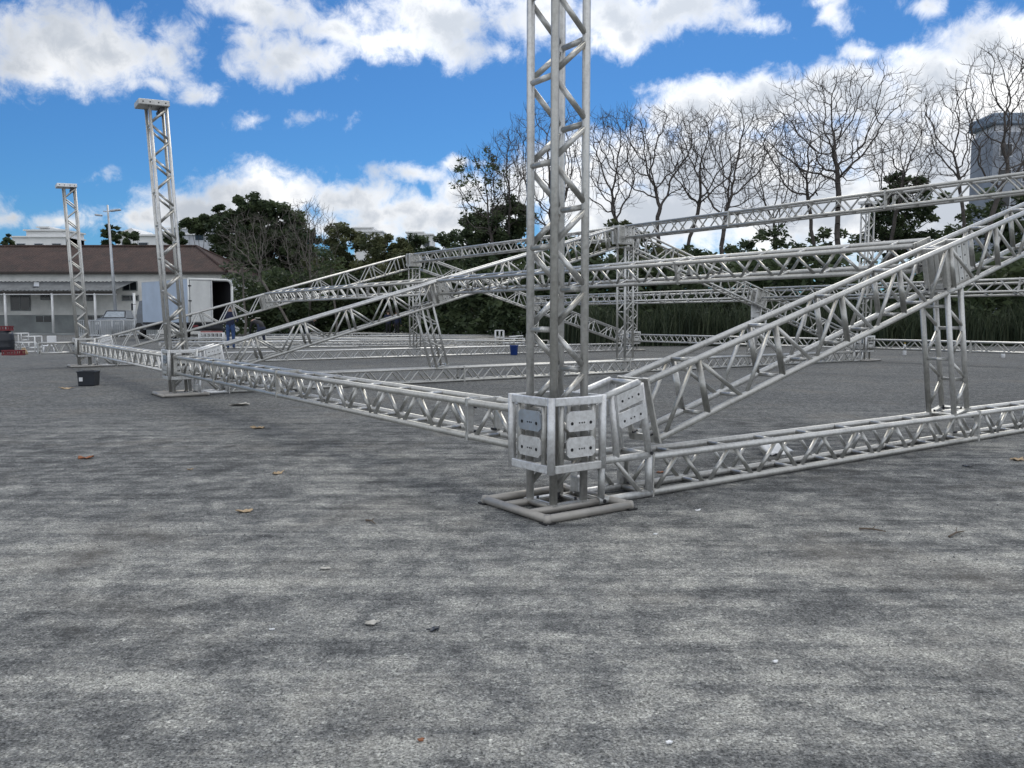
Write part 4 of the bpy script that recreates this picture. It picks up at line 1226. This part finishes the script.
leafy_tree(255, 78, 'big dark evergreen tree behind the truck, highest on the left', [(228, 214, 12, 8), (246, 205, 12, 7), (262, 208, 20, 10), (285, 222, 22, 16), (245, 235, 32, 18), (275, 255, 40, 24), (232, 265, 26, 24), (300, 245, 22, 20), (268, 300, 45, 30)], 31, r0=.4, dens=1.0, size=.2)
leafy_tree(203, 78, 'small flat topped tree on the slope left of the big dark evergreen', [(196, 224, 8, 4), (209, 221, 9, 5), (202, 229, 9, 4)], 32, size=.2, dens=1.5, r0=.15)
leafy_tree(135, 100, 'dark bushy tree between the hill houses and the lamp post', [(134, 240, 7, 7)], 33, size=.26, r0=.15)
leafy_tree(115, 105, 'wispy tall tree on the hill left of the gabled house', [(112, 233, 6, 4), (118, 228, 5, 3), (115, 240, 8, 6), (122, 236, 5, 4)], 34, size=.24, r0=.15)
leafy_tree(12, 110, 'small dark conifer above the shed roof at the far left', [(12, 242, 4, 5), (12.5, 237, 2, 3)], 35, size=.22, r0=.12)
leafy_tree(184, 100, 'dark slim tree right behind the second tower on the hill', [(183, 238, 7, 9), (170, 240, 5, 6)], 36, size=.26, r0=.15)
leafy_tree(345, 66, 'olive green tree right of the pale bare tree', [(338, 232, 14, 10), (350, 245, 20, 14), (335, 270, 26, 22), (360, 280, 26, 24)], 37, LEAF_OLIVE, r0=.25, dens=.9)
leafy_tree(390, 62, 'rounded olive tree in the middle of the back row', [(385, 250, 20, 14), (405, 256, 18, 14), (390, 285, 34, 28)], 38, LEAF_OLIVE, r0=.25)
leafy_tree(432, 64, 'dark bushy tree left of the wispy half leafy tree', [(420, 250, 18, 12), (446, 246, 16, 14), (432, 280, 34, 30)], 39, r0=.25)
leafy_tree(470, 60, 'dark rounded tree under the wispy branches', [(470, 250, 20, 16), (462, 290, 28, 32)], 40, r0=.25)
wt = bare_tree(500, 51, 'half leafy tree with wispy tufts of foliage left of the closest tower', (484, 46, 152, 236), 61, 648, fork=236, group='leafy trees at the back')
tufts(wt, 0, root_tips[wt.name], LEAF_DARK, 4, .13, .13)
leafy_tree(508, 53, 'dark dense evergreen tree under the wispy half leafy tree', [(506, 208, 13, 10), (492, 222, 24, 14), (516, 222, 14, 18), (484, 238, 26, 14), (505, 275, 34, 36)], 41, r0=.28)
leafy_tree(620, 44, 'low green bush tree at the foot of the bare trees behind the middle ridge', [(618, 232, 14, 10), (632, 240, 12, 10), (610, 262, 34, 26), (655, 268, 30, 22)], 42, LEAF_OLIVE, r0=.15)
leafy_tree(885, 50, 'dark evergreen tree behind the ridge truss, right of the big spreading tree', [(893, 184, 16, 9), (900, 198, 26, 12), (880, 205, 16, 14), (885, 235, 26, 22), (915, 230, 22, 24)], 43, r0=.28, dens=.85)
leafy_tree(985, 47, 'dark ivy covered tree at the right edge below the tower block', [(1000, 205, 22, 18), (975, 225, 22, 20), (1015, 240, 24, 26), (955, 250, 22, 24)], 44, r0=.3, dens=.8)
leafy_tree(760, 47, 'sparse dark shrub tree below the gap of sky', [(745, 245, 20, 7), (775, 238, 16, 9), (800, 250, 24, 14), (830, 240, 14, 14)], 45, r0=.15, dens=.55)
leafy_tree(560, 50, 'dark tree filling behind the closest tower', [(545, 245, 18, 18), (572, 252, 20, 16), (560, 285, 34, 28)], 46, r0=.22)
leafy_tree(700, 46, 'dark shrub tree behind the right slope of the middle frame', [(690, 258, 24, 12), (725, 262, 28, 14)], 47, r0=.15, dens=.8)

# dense dark undergrowth (uncountable) closing the back of the yard
rnd = random.Random(5); m = MB(); tints = []
def edge_y(x):       # back edge of the yard
    return 58.0 if x < -9 else (58 - (x+9)/13*20.0 if x < 4 else 38.0)
for k in range(1900):
    X = rnd.uniform(-20.5, 30); Yb = edge_y(X) + rnd.uniform(1.2, 7)
    top = (4.4 if X < 2 else 4.0) + .9*noise.noise(Vector((X*.25, 0, 3)))
    z = rnd.uniform(.02, 1)*top
    leaf_cloud(m, tints, rnd, (X, Yb, z), (.8, .7, .6), 26, .24)
o = m.build('undergrowth', LEAF_DARK); set_tint(o, tints); tag(o, 'dense dark undergrowth along the back of the yard', 'undergrowth', kind='stuff')
# thin pale trunks showing in the dark wood
for k, (x, y0, y1, Y) in enumerate(((464, 262, 337, 57), (486, 268, 336, 54), (441, 285, 337, 57), (340, 265, 335, 58), (249, 268, 330, 57))):
    rt = empty('slim_tree', Vector((at(x, Y), Y-.8, 0)), 'slim pale trunk %s in the dark wood' % ['left of the metal trolley', 'above the metal trolley', 'just right of the leaning middle post', 'right of the bending worker', 'right behind the truck'][k], 'tree', 'slim trunks in the dark wood')
    m = MB(); h = zat(y0, Y); c = Vector((0, 0, 0)); rr = .10
    for i in range(5):
        nx_ = c + Vector((random.uniform(-.12, .12), random.uniform(-.1, .1), h/5)); m.tube(c, nx_, rr, 7, rr*.85, caps=False); c, rr = nx_, rr*.85
    m.build('trunk', BARK_PALE, rt, True)
    cm, tints = MB(), []
    for j in range(10): leaf_cloud(cm, tints, rnd, c+Vector((random.uniform(-.8, .8), random.uniform(-.8, .8), random.uniform(-.3, .9))), (.5, .5, .35), 30, .15)
    o = cm.build('crown', LEAF_DARK, rt); set_tint(o, tints)

# reeds along the right back edge
rnd = random.Random(9); m = MB(); tints = []
for k in range(5200):
    X = rnd.uniform(1.0, 27); Yb = edge_y(X) - 1.9 + rnd.uniform(0, 2.2) + .3*sin(X)
    hgt = rnd.uniform(1.5, 2.9)*(.85+.5*noise.noise(Vector((X*.45, 1, 1)))); an = rnd.uniform(0, 2*pi); ln = rnd.uniform(.15, .75)
    w_ = rnd.uniform(.018, .04); d = Vector((cos(an), sin(an), 0)); sd = Vector((-sin(an), cos(an), 0)); t0 = rnd.random()
    pts_ = []
    for q in (0, .35, .65, .85, 1):
        zz = hgt*(q - .35*ln*q**3); pts_.append((Vector((X, Yb, zz)) + d*(ln*hgt*.75*q**2.2), w_*(1-q*.85)))
    for i in range(4):
        (p0, w0), (p1, w1) = pts_[i], pts_[i+1]
        m.quad(p0-sd*w0, p0+sd*w0, p1+sd*w1, p1-sd*w1); tints.append(t0)
o = m.build('reeds', LEAF_REED); set_tint(o, tints); tag(o, 'tall dark reeds along the right back edge of the yard', 'reeds', kind='stuff')

# ------------------------------------------------------------------ world: sky and clouds
W = bpy.data.worlds.new('World'); S.world = W; W.use_nodes = True
nt = W.node_tree; nt.nodes.clear()
out = N(nt, 'ShaderNodeOutputWorld'); bg = N(nt, 'ShaderNodeBackground'); nt.links.new(bg.outputs[0], out.inputs[0])
SUN_EL, SUN_AZ = radians(50), radians(14)      # azimuth from +Y towards +X
sky = N(nt, 'ShaderNodeTexSky'); sky.sky_type = 'NISHITA'; sky.sun_disc = False
sky.sun_elevation = SUN_EL; sky.sun_rotation = SUN_AZ; sky.air_density = 1.0; sky.dust_density = .35; sky.ozone_density = 3.0

def cloud_group():
    g = bpy.data.node_groups.new('cloud_density', 'ShaderNodeTree')
    g.interface.new_socket('Vector', in_out='INPUT', socket_type='NodeSocketVector')
    g.interface.new_socket('Density', in_out='OUTPUT', socket_type='NodeSocketFloat')
    gi, go = N(g, 'NodeGroupInput'), N(g, 'NodeGroupOutput')
    nv = N(g, 'ShaderNodeVectorMath', operation='NORMALIZE'); g.links.new(gi.outputs[0], nv.inputs[0])
    d = nv.outputs[0]
    sx = N(g, 'ShaderNodeSeparateXYZ'); g.links.new(d, sx.inputs[0])
    yy = mth(g, 'MAXIMUM', sx.outputs[1], .05)
    u, v = mth(g, 'DIVIDE', sx.outputs[0], yy), mth(g, 'DIVIDE', sx.outputs[2], yy)
    cb = N(g, 'ShaderNodeCombineXYZ'); g.links.new(u, cb.inputs[0]); g.links.new(v, cb.inputs[1])
    # ragged outline: shift the lookup by noise
    wn = N(g, 'ShaderNodeTexNoise'); wn.inputs['Scale'].default_value = 9; wn.inputs['Detail'].default_value = 3; g.links.new(cb.outputs[0], wn.inputs['Vector'])
    sb = N(g, 'ShaderNodeVectorMath', operation='SUBTRACT'); g.links.new(wn.outputs['Color'], sb.inputs[0]); sb.inputs[1].default_value = (.5, .5, .5)
    ml = N(g, 'ShaderNodeVectorMath', operation='MULTIPLY'); g.links.new(sb.outputs[0], ml.inputs[0]); ml.inputs[1].default_value = (.07, .05, 0)
    ad = N(g, 'ShaderNodeVectorMath', operation='ADD'); g.links.new(cb.outputs[0], ad.inputs[0]); g.links.new(ml.outputs[0], ad.inputs[1])
    acc = None
    def uv(x, y):
        rv = (384-y)/F_PX; k = CT+rv*ST
        return (x-512)/F_PX/k, (-ST+rv*CT)/k
    for (x, y, rx, ry, wt) in CLOUDS:
        cu, cv = uv(x, y)
        k = N(g, 'ShaderNodeVectorMath', operation='MULTIPLY_ADD'); g.links.new(ad.outputs[0], k.inputs[0])
        k.inputs[1].default_value = (F_PX/rx, F_PX/ry, 0); k.inputs[2].default_value = (-cu*F_PX/rx, -cv*F_PX/ry, 0)
        l = N(g, 'ShaderNodeVectorMath', operation='LENGTH'); g.links.new(k.outputs[0], l.inputs[0])
        val = mth(g, 'MULTIPLY_ADD', l.outputs['Value'], -wt, 1.25*wt)
        acc = val if acc is None else mth(g, 'SMOOTH_MAX', acc, val, .12)
    acc = mth(g, 'MAXIMUM', acc, -.6)
    # a general scatter of cloud for the rest of the sky
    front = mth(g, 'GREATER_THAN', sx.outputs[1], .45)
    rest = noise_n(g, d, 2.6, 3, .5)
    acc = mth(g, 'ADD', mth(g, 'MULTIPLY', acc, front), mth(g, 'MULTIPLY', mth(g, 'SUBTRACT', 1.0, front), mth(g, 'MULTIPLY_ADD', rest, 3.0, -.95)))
    n1 = mth(g, 'ADD', mth(g, 'MULTIPLY', noise_n(g, d, 10, 4, .55, .3), .52), mth(g, 'MULTIPLY', noise_n(g, d, 34, 7, .68, .3), .48))
    acc = mth(g, 'ADD', acc, mth(g, 'MULTIPLY_ADD', n1, 3.2, -1.62))
    g.links.new(acc, go.inputs[0]); return g
CLOUDS = [ # px centre, px radii, weight
    (60, 40, 95, 42, .8), (115, 52, 60, 36, .8), (20, 62, 70, 30, .7), (165, 55, 30, 34, .7), (196, 90, 26, 10, .55), (150, 82, 40, 10, .5),
    (285, 50, 52, 25, .8), (262, 8, 52, 20, .8), (330, 22, 40, 16, .7), (395, 38, 50, 16, .6), (440, 12, 80, 26, .65), (490, 45, 40, 22, .55), (540, 14, 70, 30, .8),
    (610, 12, 70, 30, .9), (690, 10, 60, 24, .8), (740, 22, 40, 14, .5), (633, 30, 22, 16, .8),
    (832, 14, 18, 12, .5), (925, 8, 16, 9, .45), (862, 55, 18, 9, .45), (818, 0, 20, 8, .4),
    (690, 105, 46, 26, .9), (760, 110, 60, 26, .9), (850, 100, 70, 32, 1.0), (935, 85, 70, 34, 1.0), (1010, 60, 60, 42, 1.0), (1000, 120, 110, 60, 1.0), (900, 150, 130, 50, .95), (1100, 70, 90, 80, 1.0),
    (620, 165, 70, 38, .95), (560, 190, 60, 34, .9), (700, 170, 110, 40, 1.1), (640, 215, 130, 36, 1.1), (780, 205, 140, 44, 1.1), (900, 215, 170, 46, 1.1),
    (265, 196, 70, 24, .85), (205, 205, 70, 20, .8), (345, 203, 60, 20, .8), (150, 215, 60, 16, .7), (60, 218, 60, 10, .55), (10, 216, 30, 8, .5),
    (402, 176, 36, 12, .65), (385, 215, 90, 14, .75), (300, 228, 160, 16, .8), (470, 195, 40, 20, .7), (440, 222, 80, 22, .8), (455, 163, 20, 8, .5), (510, 215, 60, 26, .8),
    (255, 116, 14, 4, .14), (308, 115, 14, 4, .12), (95, 178, 14, 7, .22),
    (-60, 60, 60, 40, .7), (-90, 210, 90, 16, .6), (512, 262, 700, 12, .6), (1150, 180, 120, 70, .9), (400, -60, 200, 30, .7), (900, -70, 120, 30, .6)]
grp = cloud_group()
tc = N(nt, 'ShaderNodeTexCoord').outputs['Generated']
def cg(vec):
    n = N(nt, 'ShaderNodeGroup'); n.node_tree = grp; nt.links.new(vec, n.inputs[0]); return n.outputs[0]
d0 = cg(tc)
d1 = mth(nt, 'MULTIPLY_ADD', noise_n(nt, tc, 8, 4, .55, .2), 2.0, mth(nt, 'MULTIPLY_ADD', d0, .75, -.95))
mr = N(nt, 'ShaderNodeMapRange'); mr.interpolation_type = 'SMOOTHSTEP'
for k, v in ((1, -.12), (2, .72), (3, 0.0), (4, 1.0)): mr.inputs[k].default_value = v
nt.links.new(d0, mr.inputs[0])
# thicker cloud above this direction -> shaded base
sh = N(nt, 'ShaderNodeMapRange'); sh.interpolation_type = 'SMOOTHSTEP'
for k, v in ((1, .0), (2, 1.0), (3, 0.0), (4, 1.0)): sh.inputs[k].default_value = v
nt.links.new(d1, sh.inputs[0])
# clouds nearer the sun's side of the sky are brighter
dt = N(nt, 'ShaderNodeVectorMath', operation='DOT_PRODUCT'); nt.links.new(tc, dt.inputs[0])
dt.inputs[1].default_value = (cos(SUN_EL)*sin(SUN_AZ), cos(SUN_EL)*cos(SUN_AZ), sin(SUN_EL))
glow = N(nt, 'ShaderNodeMapRange'); 
for k, v in ((1, .50), (2, .92), (3, .95), (4, 1.6)): glow.inputs[k].default_value = v
nt.links.new(dt.outputs['Value'], glow.inputs[0])
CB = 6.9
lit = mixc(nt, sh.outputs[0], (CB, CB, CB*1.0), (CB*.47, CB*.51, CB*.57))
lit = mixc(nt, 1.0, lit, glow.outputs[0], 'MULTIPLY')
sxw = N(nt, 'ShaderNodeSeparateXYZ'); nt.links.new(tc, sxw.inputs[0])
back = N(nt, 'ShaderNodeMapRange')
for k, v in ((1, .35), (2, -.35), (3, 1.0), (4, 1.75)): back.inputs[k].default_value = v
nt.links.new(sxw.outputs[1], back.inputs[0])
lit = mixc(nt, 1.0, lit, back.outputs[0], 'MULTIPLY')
skyc = mixc(nt, 1.0, sky.outputs[0], (.20, .415, .63), 'MULTIPLY')
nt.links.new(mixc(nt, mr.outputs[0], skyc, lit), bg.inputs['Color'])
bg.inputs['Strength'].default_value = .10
W.cycles.sampling_method = 'MANUAL'; W.cycles.sample_map_resolution = 256

# ------------------------------------------------------------------ sun, camera, view
L = bpy.data.lights.new('sun', 'SUN'); L.energy = 1.1; L.angle = radians(28); L.color = (1, .95, .84)
so = bpy.data.objects.new('sun', L); COL.objects.link(so)
sd = Vector((cos(SUN_EL)*sin(SUN_AZ), cos(SUN_EL)*cos(SUN_AZ), sin(SUN_EL)))
so.rotation_euler = sd.to_track_quat('Z', 'Y').to_euler()

cam = bpy.data.cameras.new('camera'); co = bpy.data.objects.new('camera', cam); COL.objects.link(co)
cam.sensor_fit = 'HORIZONTAL'; cam.sensor_width = 36; cam.lens = F_PX*36/1024; cam.clip_end = 3000; cam.clip_start = .05
co.location = (0, 0, H); co.rotation_euler = (pi/2-TILT, 0, 0)
S.camera = co
S.view_settings.view_transform = 'Standard'; S.view_settings.look = 'None'; S.view_settings.exposure = .50; S.view_settings.gamma = 1
S.view_settings.use_curve_mapping = False
